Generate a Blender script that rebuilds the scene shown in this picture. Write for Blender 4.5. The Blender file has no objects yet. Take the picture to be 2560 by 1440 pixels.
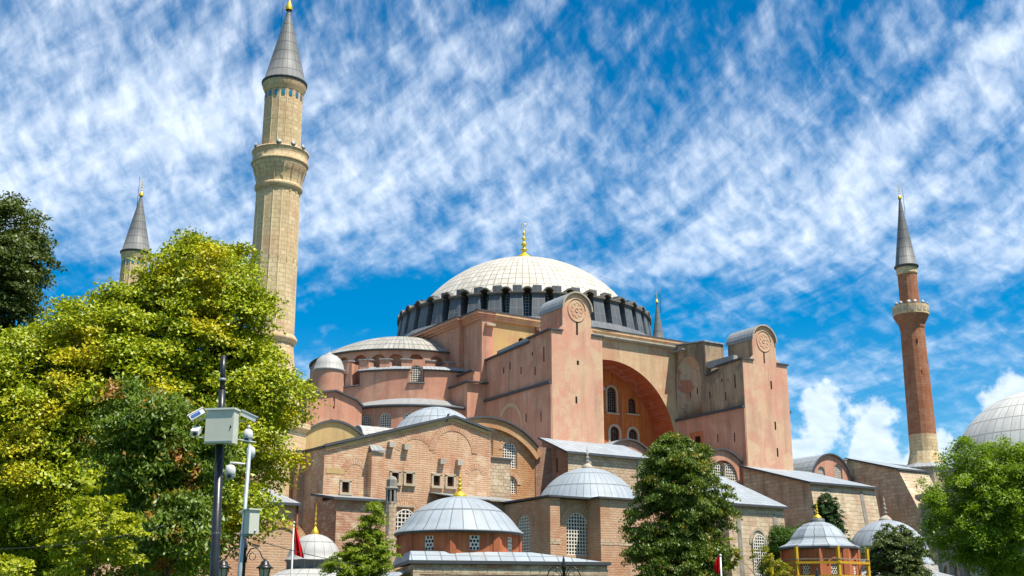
import bpy, bmesh, math, random
import numpy as np
from mathutils import Vector, Matrix
from mathutils.geometry import tessellate_polygon
random.seed(7); rng=np.random.default_rng(7)
R=math.radians
scn=bpy.context.scene; COL=scn.collection
# ------------------------------------------------------------------ camera
CP=Vector((-94.5,-146.0,1.6)); HEAD=R(32.3); PITCH=R(15.84); FPX=2925.0
cam=bpy.data.cameras.new('camera'); co=bpy.data.objects.new('camera',cam); COL.objects.link(co)
co.location=CP; co.rotation_euler=(R(90)+PITCH,0,-HEAD)
cam.sensor_width=36; cam.lens=36*FPX/2560; cam.clip_end=20000; cam.clip_start=.1
scn.camera=co
# ------------------------------------------------------------------ light
SUN_AZ=157.0; SUN_EL=64.0
w=bpy.data.worlds.new('World'); scn.world=w; w.use_nodes=True
wn=w.node_tree.nodes; wl_=w.node_tree.links; wn.clear()
def N(t,nodes,**k):
    n=nodes.new(t)
    for a,b in k.items(): setattr(n,a,b)
    return n
sky=N('ShaderNodeTexSky',wn,sky_type='NISHITA',sun_disc=False); sky.sun_elevation=R(SUN_EL); sky.sun_rotation=R(SUN_AZ)
sky.air_density=1.0; sky.dust_density=.3; sky.ozone_density=3.0; sky.altitude=200
def math_(nodes,links,op,a,b=None,c=None,clamp=False):
    n=nodes.new('ShaderNodeMath'); n.operation=op; n.use_clamp=clamp
    for i,v in enumerate((a,b,c)):
        if v is None: continue
        if isinstance(v,(int,float)): n.inputs[i].default_value=v
        else: links.new(v,n.inputs[i])
    return n.outputs[0]
def WM(op,a,b=None,c=None,clamp=False): return math_(wn,wl_,op,a,b,c,clamp)
def dirof(px,py):
    h=Vector((math.sin(HEAD),math.cos(HEAD),0)); f=h*math.cos(PITCH)+Vector((0,0,math.sin(PITCH)))
    r=Vector((math.cos(HEAD),-math.sin(HEAD),0)); u=r.cross(f)
    return f+r*((px-1280)/FPX)+u*((720-py)/FPX)
tc=N('ShaderNodeTexCoord',wn); sep=N('ShaderNodeSeparateXYZ',wn); wl_.new(tc.outputs['Generated'],sep.inputs[0])
cx_=WM('ARCTAN2',sep.outputs['X'],sep.outputs['Y'])          # azimuth
cy_=WM('DIVIDE',-.42,WM('ADD',WM('MAXIMUM',sep.outputs['Z'],0.0),.30))    # height, compressed toward the horizon
cmb=N('ShaderNodeCombineXYZ',wn); wl_.new(cx_,cmb.inputs[0]); wl_.new(cy_,cmb.inputs[1])
def cloudnoise(scale,rot,sx,sy,detail,rough,off,dist=0.0):
    m=N('ShaderNodeMapping',wn,vector_type='TEXTURE'); m.inputs['Rotation'].default_value=(0,0,R(rot)); m.inputs['Scale'].default_value=(1/sx,1/sy,1); m.inputs['Location'].default_value=(off,off*.7,0)
    wl_.new(cmb.outputs[0],m.inputs[0])
    n=N('ShaderNodeTexNoise',wn); n.inputs['Scale'].default_value=scale; n.inputs['Detail'].default_value=detail; n.inputs['Roughness'].default_value=rough; n.inputs['Distortion'].default_value=dist
    wl_.new(m.outputs[0],n.inputs['Vector']); return n.outputs['Fac']
fine=cloudnoise(64,40,1.0,.72,4,.55,13.3,.3)
fine2=cloudnoise(26,-60,1.0,.24,6,.62,2.3,.35)
mid=cloudnoise(11,-72,1.0,.38,4,.55,8.9,.5)
big=cloudnoise(3.6,-70,1.0,.6,2,.5,1.4,.2)
wob_=WM('ADD',sep.outputs['Z'],WM('MULTIPLY',WM('SUBTRACT',mid,.5),.07))
fc=N('ShaderNodeFloatCurve',wn); wl_.new(wob_,fc.inputs['Value'])
cu=fc.mapping.curves[0]
for i_,(x_,y_) in enumerate(((0,.46),(.12,.44),(.17,.40),(.188,.48),(.205,.47),(.225,.35),(.265,.36),(.290,.50),(.33,.55),(.40,.57),(.44,.49),(.5,.47),(1,.5))):
    if i_ in (0,): cu.points[0].location=(x_,y_)
    elif x_==1: cu.points[len(cu.points)-1].location=(x_,y_)
    else: cu.points.new(x_,y_)
fc.mapping.update()
cov=WM('ADD',WM('ADD',WM('MULTIPLY',fine,.44),WM('MULTIPLY',fine2,.68)),WM('ADD',WM('MULTIPLY',mid,.42),WM('MULTIPLY',big,.55)))
cov=WM('ADD',cov,fc.outputs[0])
cr=N('ShaderNodeMapRange',wn,interpolation_type='SMOOTHSTEP'); wl_.new(cov,cr.inputs[0]); cr.inputs[1].default_value=1.36; cr.inputs[2].default_value=1.90; cr.inputs[3].default_value=0; cr.inputs[4].default_value=.92
# low cumulus heaps
def puff(px,py,rad,soft):
    d=dirof(px,py).normalized()
    dp=N('ShaderNodeVectorMath',wn,operation='DOT_PRODUCT'); wl_.new(tc.outputs['Generated'],dp.inputs[0]); dp.inputs[1].default_value=d
    a=WM('ARCCOSINE',WM('MINIMUM',dp.outputs['Value'],1.0))
    a=WM('DIVIDE',a,R(rad))
    nz=N('ShaderNodeTexNoise',wn); nz.inputs['Scale'].default_value=34; nz.inputs['Detail'].default_value=7; nz.inputs['Roughness'].default_value=.58
    wl_.new(tc.outputs['Generated'],nz.inputs['Vector'])
    v=WM('SUBTRACT',WM('ADD',1.0,WM('MULTIPLY',WM('SUBTRACT',nz.outputs['Fac'],.5),2.6)),a)
    m=N('ShaderNodeMapRange',wn,interpolation_type='SMOOTHSTEP'); wl_.new(v,m.inputs[0]); m.inputs[1].default_value=0; m.inputs[2].default_value=1.3 if soft else .5; m.inputs[4].default_value=.88
    return m.outputs[0]
pf=puff(2060,1050,2.0,0)
for q in ((2180,1120,2.0,0),(2320,1160,1.6,0),(1990,1140,1.2,0),(2520,1010,1.6,0),(2480,120,2.0,1),(2350,230,1.8,1)): pf=WM('MAXIMUM',pf,puff(*q))
mask=WM('MAXIMUM',cr.outputs[0],pf)
hs=N('ShaderNodeHueSaturation',wn); hs.inputs['Saturation'].default_value=1.6; hs.inputs['Hue'].default_value=.494; hs.inputs['Value'].default_value=1.02
wl_.new(sky.outputs[0],hs.inputs['Color'])
shade=N('ShaderNodeMix',wn,data_type='RGBA'); wl_.new(fine,shade.inputs[0]); shade.inputs[6].default_value=(4.2,5.4,7.2,1); shade.inputs[7].default_value=(8.8,9.4,10.2,1)
mx=N('ShaderNodeMix',wn,data_type='RGBA'); wl_.new(mask,mx.inputs[0]); wl_.new(hs.outputs[0],mx.inputs[6]); wl_.new(shade.outputs[2],mx.inputs[7])
bg=N('ShaderNodeBackground',wn); bg.inputs[1].default_value=.085; wl_.new(mx.outputs[2],bg.inputs[0])
wo=N('ShaderNodeOutputWorld',wn); wl_.new(bg.outputs[0],wo.inputs[0])
sl=bpy.data.lights.new('sun','SUN'); sl.energy=4.5; sl.angle=R(.5); sl.color=(1,.94,.84)
so=bpy.data.objects.new('sun',sl); COL.objects.link(so)
sdir=Vector((math.sin(R(SUN_AZ))*math.cos(R(SUN_EL)),math.cos(R(SUN_AZ))*math.cos(R(SUN_EL)),math.sin(R(SUN_EL))))
so.rotation_euler=sdir.to_track_quat('Z','Y').to_euler(); so.location=(0,-60,120)
scn.view_settings.view_transform='Standard'; scn.view_settings.look='None'; scn.view_settings.exposure=0.72; scn.view_settings.gamma=1
# ------------------------------------------------------------------ helpers
def at(px,py,x=None,y=None,z=None,d=None):
    r=dirof(px,py)
    if x is not None:t=(x-CP.x)/r.x
    elif y is not None:t=(y-CP.y)/r.y
    elif z is not None:t=(z-CP.z)/r.z
    else:t=d/math.hypot(r.x,r.y)
    return CP+r*t
UP=Vector((0,0,1))
class MB:
    def __init__(s): s.v=[];s.f=[];s.uv=[];s.sm=[]
    def face(s,pts,uv=None,smooth=False):
        pts=[Vector(p) for p in pts]
        if uv is None:
            n=Vector((0,0,0))
            for i in range(len(pts)):
                a,b=pts[i],pts[(i+1)%len(pts)]; n+=Vector(((a.y-b.y)*(a.z+b.z),(a.z-b.z)*(a.x+b.x),(a.x-b.x)*(a.y+b.y)))
            if n.length<1e-9: return
            n.normalize()
            t=UP.cross(n)
            if t.length<.05: t=Vector((1,0,0))
            t.normalize(); b=n.cross(t)
            uv=[(p.dot(t),p.dot(b)) for p in pts]
        i=len(s.v); s.v+=[tuple(p) for p in pts]; s.f.append(tuple(range(i,i+len(pts)))); s.uv+=list(uv); s.sm.append(smooth)
    def ext(s,out,vec,caps=(1,1)):      # extrude polygon (3D points) along vec
        out=[Vector(p) for p in out]; vec=Vector(vec); n=len(out)
        for i in range(n): a,b=out[i],out[(i+1)%n]; s.face([a,b,b+vec,a+vec])
        for k in (0,1):
            if caps[k]:
                for t in tessellate_polygon([out]): s.face([out[j]+vec*k for j in t])
    def box(s,x0,x1,y0,y1,z0,z1):
        s.ext([(x0,y0,z0),(x1,y0,z0),(x1,y1,z0),(x0,y1,z0)],(0,0,z1-z0))
    def obox(s,c,u,v,w):                # oriented box: centre, half vectors
        c,u,v,w=map(Vector,(c,u,v,w)); s.ext([c-u-v-w,c+u-v-w,c+u+v-w,c-u+v-w],w*2)
    def wall(s,O,u,v,out,holes=(),depth=.4,uoff=0):
        O,u,v=Vector(O),Vector(u),Vector(v); nn=u.cross(v)
        P=lambda p:O+u*p[0]+v*p[1]
        loops=[[Vector((a,b,0)) for a,b in out]]+[[Vector((a,b,0)) for a,b in h] for h in holes]
        flat=[p for l in loops for p in l]
        for t in tessellate_polygon(loops):
            s.face([P(flat[j]) for j in t],[(flat[j].x+uoff,O.z+flat[j].y*v.z) for j in t])
        for h in holes:
            for i in range(len(h)):
                a,b=P(h[i]),P(h[(i+1)%len(h)]); s.face([a,b,b-nn*depth,a-nn*depth])
    def lathe(s,prof,n=32,c=(0,0),a0=0,a1=360,un=None,vs=1.0,smooth=True,sag=0.0,uscale=None):
        full=abs(a1-a0)>=359.9; al=[R(a0+(a1-a0)*i/n) for i in range(n+1)]
        vv=[0]
        for i in range(1,len(prof)): vv.append(vv[-1]+math.hypot(prof[i][0]-prof[i-1][0],prof[i][1]-prof[i-1][1]))
        un=un if un is not None else max(p[0] for p in prof)*R(a1-a0)
        for i in range(n):
            for j in range(len(prof)-1):
                q=[]
                for (ii,jj) in ((i,j),(i+1,j),(i+1,j+1),(i,j+1)):
                    r,z=prof[jj]; q.append(((c[0]+r*math.cos(al[ii]),c[1]+r*math.sin(al[ii]),z),(un*ii/n,(prof[0][1] if False else 0)+vv[jj]/vs)))
                if prof[j][0]<1e-6: q=[q[0],q[2],q[3]]
                elif prof[j+1][0]<1e-6: q=q[:3]
                s.face([a for a,_ in q],[b for _,b in q],smooth)
    def tube(s,pts,r,n=8,smooth=True):
        pts=[Vector(p) for p in pts]; rs=r if isinstance(r,(list,tuple)) else [r]*len(pts); rings=[]
        ref=None
        for i,p in enumerate(pts):
            t=(pts[min(i+1,len(pts)-1)]-pts[max(i-1,0)]).normalized()
            if ref is None: ref=t.orthogonal().normalized()
            a=(ref-t*ref.dot(t)).normalized(); ref=a; b=t.cross(a)
            rings.append([p+(a*math.cos(2*math.pi*k/n)+b*math.sin(2*math.pi*k/n))*rs[i] for k in range(n)])
        for i in range(len(rings)-1):
            for k in range(n):
                k2=(k+1)%n; s.face([rings[i][k],rings[i][k2],rings[i+1][k2],rings[i+1][k]],[(k/n,i),((k+1)/n,i),((k+1)/n,i+1),(k/n,i+1)],smooth)
        s.face(rings[0][::-1]); s.face(rings[-1])
    def sweep(s,pts,w,h,side=None):     # rectangular band along a polyline, hanging h below the points
        pts=[Vector(p) for p in pts]; fr=[]
        for i,p in enumerate(pts):
            t=(pts[min(i+1,len(pts)-1)]-pts[max(i-1,0)]).normalized()
            sd=Vector(side).normalized() if side else t.cross(UP).normalized()
            dn=t.cross(sd).normalized(); dn=dn if dn.z<0 else -dn
            fr.append([p-sd*w,p+sd*w,p+sd*w+dn*h,p-sd*w+dn*h])
        for i in range(len(fr)-1):
            for k in range(4): s.face([fr[i][k],fr[i][(k+1)%4],fr[i+1][(k+1)%4],fr[i+1][k]])
        s.face(fr[0][::-1]); s.face(fr[-1])
    def build(s,name,m,parent=None,local=False,label=None):
        me=bpy.data.meshes.new(name)
        nv=len(s.v); me.vertices.add(nv); me.vertices.foreach_set('co',np.array(s.v,dtype=np.float32).ravel())
        lt=np.array([len(f) for f in s.f],dtype=np.int32); ls=np.concatenate([[0],np.cumsum(lt)[:-1]]).astype(np.int32)
        me.loops.add(int(lt.sum())); me.loops.foreach_set('vertex_index',np.concatenate([np.array(f,dtype=np.int32) for f in s.f]))
        me.polygons.add(len(lt)); me.polygons.foreach_set('loop_start',ls); me.polygons.foreach_set('loop_total',lt)
        me.update(calc_edges=True)
        uvl=me.uv_layers.new(name='UVMap'); uvl.data.foreach_set('uv',np.array(s.uv,dtype=np.float32).ravel())
        sm=np.array(s.sm,dtype=bool)
        if sm.any():
            bm=bmesh.new(); bm.from_mesh(me)
            bmesh.ops.remove_doubles(bm,verts=bm.verts,dist=1e-4); bm.to_mesh(me); bm.free()
            me.polygons.foreach_set('use_smooth',np.ones(len(me.polygons),dtype=bool) if sm.all() else np.array([p.use_smooth for p in me.polygons]))
        me.materials.append(m)
        return link(name,me,parent,local,label)
WLOC={}
def link(name,me,parent=None,local=False,label=None):
    o=bpy.data.objects.new(name,me); COL.objects.link(o)
    if parent is not None:
        o.parent=parent
        if not local: o.location=-WLOC.get(parent.name,Vector((0,0,0)))
        WLOC[o.name]=Vector((0,0,0))
    else: WLOC[o.name]=Vector((0,0,0))
    if label: o['label']=label
    return o
def tag(o,label,cat,group=None):
    o['label']=label; o['category']=cat
    if group: o['group']=group
    return o
def thing(name,loc,label,cat,group=None,rz=0):
    o=bpy.data.objects.new(name,None); COL.objects.link(o); o.location=loc; o.rotation_euler=(0,0,rz); o.empty_display_size=1
    WLOC[o.name]=Vector(loc); return tag(o,label,cat,group)
# ------------------------------------------------------------------ materials
def newmat(name,rough=.85,spec=.3,metal=0):
    m=bpy.data.materials.new(name); m.use_nodes=True; nt=m.node_tree; p=nt.nodes['Principled BSDF']
    p.inputs['Roughness'].default_value=rough; p.inputs['Specular IOR Level'].default_value=spec; p.inputs['Metallic'].default_value=metal
    return m,nt.nodes,nt.links,p
def c4(c): return (c[0],c[1],c[2],1)
def srgb(r,g,b): return tuple(((v/255)/12.92 if v/255<=.04045 else ((v/255+.055)/1.055)**2.4) for v in (r,g,b))
def mixc(nd,lk,f,a,b,mode='MIX'):
    n=nd.new('ShaderNodeMix'); n.data_type='RGBA'; n.blend_type=mode
    if isinstance(f,(int,float)): n.inputs[0].default_value=f
    else: lk.new(f,n.inputs[0])
    for i,v in ((6,a),(7,b)):
        if isinstance(v,tuple): n.inputs[i].default_value=c4(v)
        else: lk.new(v,n.inputs[i])
    return n.outputs[2]
def noise(nd,lk,vec,scale,det=4,rough=.6,sc=(1,1,1),off=0,dist=0):
    if sc!=(1,1,1) or off:
        m=nd.new('ShaderNodeMapping'); m.inputs['Scale'].default_value=sc; m.inputs['Location'].default_value=(off,off*.3,off*.7); lk.new(vec,m.inputs[0]); vec=m.outputs[0]
    n=nd.new('ShaderNodeTexNoise'); n.inputs['Scale'].default_value=scale; n.inputs['Detail'].default_value=det; n.inputs['Roughness'].default_value=rough; n.inputs['Distortion'].default_value=dist
    lk.new(vec,n.inputs['Vector']); return n.outputs['Fac']
def ramp(nd,lk,f,a,b,c=0,d=1):
    n=nd.new('ShaderNodeMapRange'); lk.new(f,n.inputs[0])
    for i,v in enumerate((a,b,c,d)): n.inputs[i+1].default_value=v
    return n.outputs[0]
def bump(nd,lk,p,h,strength,dist=.05,prev=None):
    b=nd.new('ShaderNodeBump'); b.inputs['Strength'].default_value=strength; b.inputs['Distance'].default_value=dist; lk.new(h,b.inputs['Height'])
    if prev: lk.new(prev,b.inputs['Normal'])
    lk.new(b.outputs[0],p.inputs['Normal']); return b.outputs[0]
def coords(nd): 
    t=nd.new('ShaderNodeTexCoord'); g=nd.new('ShaderNodeNewGeometry'); return t.outputs['UV'],g.outputs['Position']
def stucco(name,c1,c2,c3,stain=(.10,.085,.07),st=.5,patch=.0,pc=(.5,.4,.25),off=0):
    m,nd,lk,p=newmat(name,.9,.15); uv,pos=coords(nd)
    a=noise(nd,lk,pos,.16,5,.62,off=off); col=mixc(nd,lk,ramp(nd,lk,a,.35,.65),c1,c2)
    b=noise(nd,lk,pos,.55,6,.65,off=off+9); col=mixc(nd,lk,ramp(nd,lk,b,.48,.72,0,.75),col,c3)
    s=noise(nd,lk,uv,1.0,6,.68,sc=(.8,.07,1),off=off+3); col=mixc(nd,lk,ramp(nd,lk,s,.47,.70,0,st),col,stain)
    k_=noise(nd,lk,pos,.28,7,.68,off=off+40,dist=.6); col=mixc(nd,lk,ramp(nd,lk,k_,.50,.66,0,st*.75),col,tuple((x*.55+y*.45) for x,y in zip(stain,c2)))
    w_=noise(nd,lk,uv,1.0,7,.7,sc=(2.4,.10,1),off=off+60); col=mixc(nd,lk,ramp(nd,lk,w_,.55,.64,0,st*.5),col,stain)
    s2=noise(nd,lk,uv,2.6,4,.6,sc=(1.2,.05,1),off=off+5); col=mixc(nd,lk,ramp(nd,lk,s2,.5,.75,0,.30),col,(.62,.42,.30))
    if patch:
        q=noise(nd,lk,pos,.30,7,.6,off=off+31); col=mixc(nd,lk,ramp(nd,lk,q,.54,.58,0,patch),col,pc)
    g=noise(nd,lk,pos,7,5,.7); col=mixc(nd,lk,ramp(nd,lk,g,.3,.75,.0,.22),col,(.12,.09,.07),'MIX')
    lk.new(col,p.inputs['Base Color']); bump(nd,lk,p,noise(nd,lk,pos,3.5,8,.7),.35,.06); return m
def brickm(name,c1,c2,mort,bw=.55,bh=.19,ms=.055,patch=.5,pc=(.45,.33,.22),off=0,stain=.45,sc=1.0,bigblocks=False):
    m,nd,lk,p=newmat(name,.92,.12); uv,pos=coords(nd)
    wob=nd.new('ShaderNodeVectorMath'); wob.operation='MULTIPLY_ADD'
    nz=nd.new('ShaderNodeTexNoise'); nz.inputs['Scale'].default_value=.7; nz.inputs['Detail'].default_value=3; lk.new(pos,nz.inputs['Vector'])
    lk.new(nz.outputs['Color'],wob.inputs[0]); wob.inputs[1].default_value=(.3*sc,.22*sc,0); lk.new(uv,wob.inputs[2])
    b=nd.new('ShaderNodeTexBrick'); b.inputs['Scale'].default_value=1; b.inputs['Brick Width'].default_value=bw; b.inputs['Row Height'].default_value=bh; b.inputs['Mortar Size'].default_value=ms*.5; b.inputs['Mortar Smooth'].default_value=.3; b.inputs['Bias'].default_value=0
    b.inputs['Color1'].default_value=c4(c1); b.inputs['Color2'].default_value=c4(c2); b.inputs['Mortar'].default_value=c4(mort); lk.new(wob.outputs[0],b.inputs['Vector'])
    col=b.outputs['Color']
    # irregular light stones scattered among the courses
    v=nd.new('ShaderNodeTexVoronoi'); v.inputs['Scale'].default_value=1.0
    mp=nd.new('ShaderNodeMapping'); mp.inputs['Scale'].default_value=(1.3,3.0,1); lk.new(uv,mp.inputs[0]); lk.new(mp.outputs[0],v.inputs['Vector'])
    sp=nd.new('ShaderNodeSeparateColor'); lk.new(v.outputs['Color'],sp.inputs[0])
    if patch:
        a=noise(nd,lk,pos,.16,4,.6,off=off+4)
        f=math_(nd,lk,'MULTIPLY',ramp(nd,lk,sp.outputs[0],.38,.45),ramp(nd,lk,a,.44,.54,0,patch))
        f=math_(nd,lk,'MULTIPLY',f,ramp(nd,lk,v.outputs['Distance'],.62,.42))
        col=mixc(nd,lk,f,col,pc)
    a=noise(nd,lk,pos,.30,6,.65,off=off); col=mixc(nd,lk,ramp(nd,lk,a,.45,.62,0,.6),col,tuple(x*f for x,f in zip(c1,(.80,.58,.55))))
    a=noise(nd,lk,pos,.8,6,.7,off=off+20); col=mixc(nd,lk,ramp(nd,lk,a,.5,.72,0,.5),col,tuple(min(1,x*1.1+.04) for x in mort))
    s=noise(nd,lk,uv,1.0,6,.7,sc=(.9,.12,1),off=off+3); col=mixc(nd,lk,ramp(nd,lk,s,.52,.8,0,stain),col,(.09,.07,.055))
    g=noise(nd,lk,pos,9,4,.7); col=mixc(nd,lk,ramp(nd,lk,g,.35,.75,0,.35),col,tuple(x*.45 for x in c1))
    lk.new(col,p.inputs['Base Color']); h=math_(nd,lk,'ADD',b.outputs['Fac'],math_(nd,lk,'MULTIPLY',g,-.8)); h2=math_(nd,lk,'MULTIPLY',h,-1)
    bump(nd,lk,p,h2,.8,.05); return m
def lead(name,c1,c2,seam,bw=.7,bh=1.3,ms=.05,streak=.5,off=0,rough=.55,dark=(.14,.14,.13),var=.5,metal=.0):
    m,nd,lk,p=newmat(name,rough,.4,metal); uv,pos=coords(nd)
    b=nd.new('ShaderNodeTexBrick'); b.offset=0; b.inputs['Scale'].default_value=1; b.inputs['Brick Width'].default_value=bw; b.inputs['Row Height'].default_value=bh; b.inputs['Mortar Size'].default_value=ms*.5; b.inputs['Mortar Smooth'].default_value=.1; b.inputs['Bias'].default_value=0
    b.inputs['Color1'].default_value=c4(c1); b.inputs['Color2'].default_value=c4(c2); b.inputs['Mortar'].default_value=c4(seam); lk.new(uv,b.inputs['Vector'])
    col=b.outputs['Color']
    s=noise(nd,lk,uv,1.0,5,.65,sc=(2.6/bw*.7,.5/bh,1),off=off+3); col=mixc(nd,lk,ramp(nd,lk,s,.48,.75,0,streak),col,dark)
    a=noise(nd,lk,pos,.45,6,.65,off=off); col=mixc(nd,lk,ramp(nd,lk,a,.45,.75,0,var),col,tuple(x*.7 for x in c2))
    g=noise(nd,lk,pos,4,5,.7); col=mixc(nd,lk,ramp(nd,lk,g,.35,.8,0,.3),col,tuple(x*.6 for x in c1))
    lk.new(col,p.inputs['Base Color']); h=math_(nd,lk,'ADD',math_(nd,lk,'MULTIPLY',b.outputs['Fac'],1.0),math_(nd,lk,'MULTIPLY',g,.5)); bump(nd,lk,p,h,.5,.05); return m
def plain(name,c,rough=.6,spec=.3,metal=0,v=.25,sc=3,c2=None):
    m,nd,lk,p=newmat(name,rough,spec,metal); uv,pos=coords(nd)
    a=noise(nd,lk,pos,sc,5,.65); col=mixc(nd,lk,ramp(nd,lk,a,.35,.7,0,v),c,c2 or tuple(x*.45 for x in c)); lk.new(col,p.inputs['Base Color'])
    bump(nd,lk,p,a,.15,.02); return m
def leafm(name,ca,cb,cc=None,fcc=.08,trans=.45,nscale=.35):
    m=bpy.data.materials.new(name); m.use_nodes=True; nd=m.node_tree.nodes; lk=m.node_tree.links; nd.clear()
    g=nd.new('ShaderNodeNewGeometry'); col=mixc(nd,lk,g.outputs['Random Per Island'],ca,cb)
    if cc:
        a=noise(nd,lk,g.outputs['Position'],nscale,3,.5,off=5); col=mixc(nd,lk,ramp(nd,lk,a,.62-fcc,.66),col,cc)
    d=nd.new('ShaderNodeBsdfDiffuse'); t=nd.new('ShaderNodeBsdfTranslucent'); gl=nd.new('ShaderNodeBsdfGlossy'); gl.inputs['Roughness'].default_value=.45; gl.inputs['Color'].default_value=(.5,.5,.5,1)
    lk.new(col,d.inputs[0]); tcx=mixc(nd,lk,1.0,col,(1.0,1.0,.35),'MULTIPLY'); lk.new(tcx,t.inputs[0])
    m1=nd.new('ShaderNodeMixShader'); m1.inputs[0].default_value=trans; lk.new(d.outputs[0],m1.inputs[1]); lk.new(t.outputs[0],m1.inputs[2])
    m2=nd.new('ShaderNodeMixShader'); m2.inputs[0].default_value=.06; lk.new(m1.outputs[0],m2.inputs[1]); lk.new(gl.outputs[0],m2.inputs[2])
    o=nd.new('ShaderNodeOutputMaterial'); lk.new(m2.outputs[0],o.inputs[0]); return m
M={}
M['pink']=stucco('pink_stucco',(.68,.34,.225),(.60,.27,.17),(.70,.43,.29),stain=(.22,.13,.09),st=.55)
M['cream']=stucco('cream_stucco',(.70,.50,.28),(.66,.43,.25),(.62,.33,.20),stain=(.25,.17,.09),st=.5,patch=.5,pc=(.55,.27,.16))
M['tower']=stucco('tower_stucco',(.70,.44,.28),(.70,.32,.22),(.72,.53,.33),stain=(.30,.19,.12),st=.42,patch=.5,pc=(.70,.52,.31),off=13)
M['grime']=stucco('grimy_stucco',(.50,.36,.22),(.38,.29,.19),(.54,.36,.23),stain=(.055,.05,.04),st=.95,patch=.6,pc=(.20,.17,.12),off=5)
M['niche']=stucco('niche_plaster',(.62,.53,.40),(.50,.42,.30),(.58,.30,.16),st=.35,patch=.7,pc=(.45,.12,.06),off=2)
M['orange']=stucco('orange_stucco',(.58,.165,.03),(.50,.10,.022),(.62,.22,.04),stain=(.22,.035,.012),st=.45,off=8)
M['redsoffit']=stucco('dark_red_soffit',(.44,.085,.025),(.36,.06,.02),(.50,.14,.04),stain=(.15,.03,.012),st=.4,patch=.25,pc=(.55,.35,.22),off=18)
M['ochre']=stucco('ochre_stucco',(.58,.42,.17),(.52,.36,.15),(.55,.30,.15),st=.3,off=21)
M['redst']=stucco('red_render',(.60,.17,.06),(.50,.13,.05),(.60,.22,.10),stain=(.12,.04,.025),st=.45,off=17)
M['brick']=brickm('brick_courses',(.66,.37,.21),(.55,.28,.155),(.74,.57,.38),bw=.9,bh=.22,ms=.085,patch=.9,pc=(.76,.58,.38))
M['voussoir']=brickm('arch_voussoirs',(.56,.30,.17),(.50,.25,.14),(.70,.52,.34),bw=.9,bh=.24,ms=.10,patch=0,off=15,sc=.3)
M['brick_orange']=brickm('orange_brick',(.56,.30,.13),(.48,.23,.10),(.64,.44,.24),bw=.7,bh=.24,ms=.08,patch=.2,off=6,stain=.3)
M['brick_tan']=brickm('tan_brick',(.64,.39,.22),(.54,.30,.17),(.68,.49,.33),bw=.6,bh=.22,ms=.08,patch=.12,off=11,stain=.3)
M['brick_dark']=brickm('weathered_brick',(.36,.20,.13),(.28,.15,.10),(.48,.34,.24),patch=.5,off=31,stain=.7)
M['brick_red']=brickm('minaret_brick',(.44,.18,.09),(.35,.13,.07),(.48,.28,.17),patch=0,off=3,stain=.3,bh=.24,bw=.6)
M['mixed']=brickm('stone_and_brick',(.56,.29,.17),(.48,.24,.14),(.66,.50,.34),bh=.24,ms=.08,patch=1.0,pc=(.78,.64,.44),off=41,stain=.25)
M['rubble']=brickm('rubble_stone',(.68,.55,.37),(.54,.41,.26),(.40,.27,.17),bw=.6,bh=.36,ms=.07,patch=.8,pc=(.76,.64,.44),off=51,stain=.5)
M['ashlar']=brickm('ashlar_limestone',(.72,.59,.40),(.52,.41,.27),(.40,.30,.20),bw=1.2,bh=.46,ms=.05,patch=.5,pc=(.82,.69,.47),off=61,stain=.85,sc=.35)
M['minstone']=brickm('minaret_limestone',(.82,.64,.38),(.62,.46,.25),(.46,.32,.17),bw=.85,bh=.5,ms=.045,patch=.5,pc=(.84,.68,.42),off=71,stain=.35,sc=.1)
M['white_stone']=brickm('white_marble',(.56,.52,.45),(.50,.46,.40),(.38,.35,.3),bw=1.2,bh=.5,ms=.03,patch=.1,pc=(.62,.58,.5),off=81,stain=.5,sc=.1)
M['dome']=lead('pale_dome_lead',(.68,.63,.54),(.54,.49,.40),(.20,.17,.13),bw=1,bh=1,ms=.11,streak=.8,dark=(.34,.29,.20),var=.55)
M['dome_white']=lead('white_dome_lead',(.66,.65,.60),(.55,.54,.49),(.33,.31,.27),bw=1,bh=1,ms=.09,streak=.4,dark=(.33,.31,.27),var=.4)
M['cap']=plain('drum_cap_lead',(.17,.15,.125),.7,.2,0,.5,2)
M['lead_streak']=lead('streaked_lead',(.50,.475,.41),(.36,.34,.28),(.13,.12,.10),bw=1,bh=1,ms=.14,streak=.9,dark=(.16,.14,.11))
M['lead_dark']=lead('dark_lead',(.135,.145,.155),(.09,.10,.11),(.26,.25,.23),bw=.8,bh=1.4,ms=.05,streak=.4,dark=(.035,.035,.035))
M['lead_blue']=lead('pale_blue_lead',(.38,.425,.455),(.31,.35,.375),(.13,.14,.15),bw=1,bh=1,ms=.08,streak=.6,dark=(.30,.28,.24),var=.5)
M['lead_roof']=lead('flat_roof_lead',(.36,.375,.37),(.30,.315,.31),(.12,.13,.13),bw=.65,bh=3,ms=.06,streak=.45)
M['lead_grey']=lead('grey_dome_lead',(.48,.47,.43),(.42,.41,.38),(.22,.21,.20),bw=1,bh=1,ms=.07,streak=.35,dark=(.3,.28,.23))
M['spire']=lead('spire_lead',(.20,.20,.185),(.16,.16,.15),(.09,.085,.08),bw=1,bh=1,ms=.10,streak=.3,dark=(.10,.10,.09),var=.3)
M['edge']=plain('roof_edge_lead',(.075,.08,.085),.6,.3)
M['gold']=plain('gilded_metal',(.95,.60,.05),.42,.5,.75,.1)
M['grille']=plain('stone_lattice',(.78,.72,.60),.8,.2,0,.15)
M['glass']=plain('dark_window_glass',(.015,.017,.02),.3,.3,0,.4,.8)
M['dark']=plain('dark_opening',(.022,.016,.012),.9,.1)
M['stone']=plain('weathered_stone',(.50,.44,.34),.9,.1,0,.6,1.2,(.20,.17,.13))
M['greystone']=plain('grey_carved_stone',(.34,.31,.26),.9,.1,0,.6,1.5,(.14,.12,.10))
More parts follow.
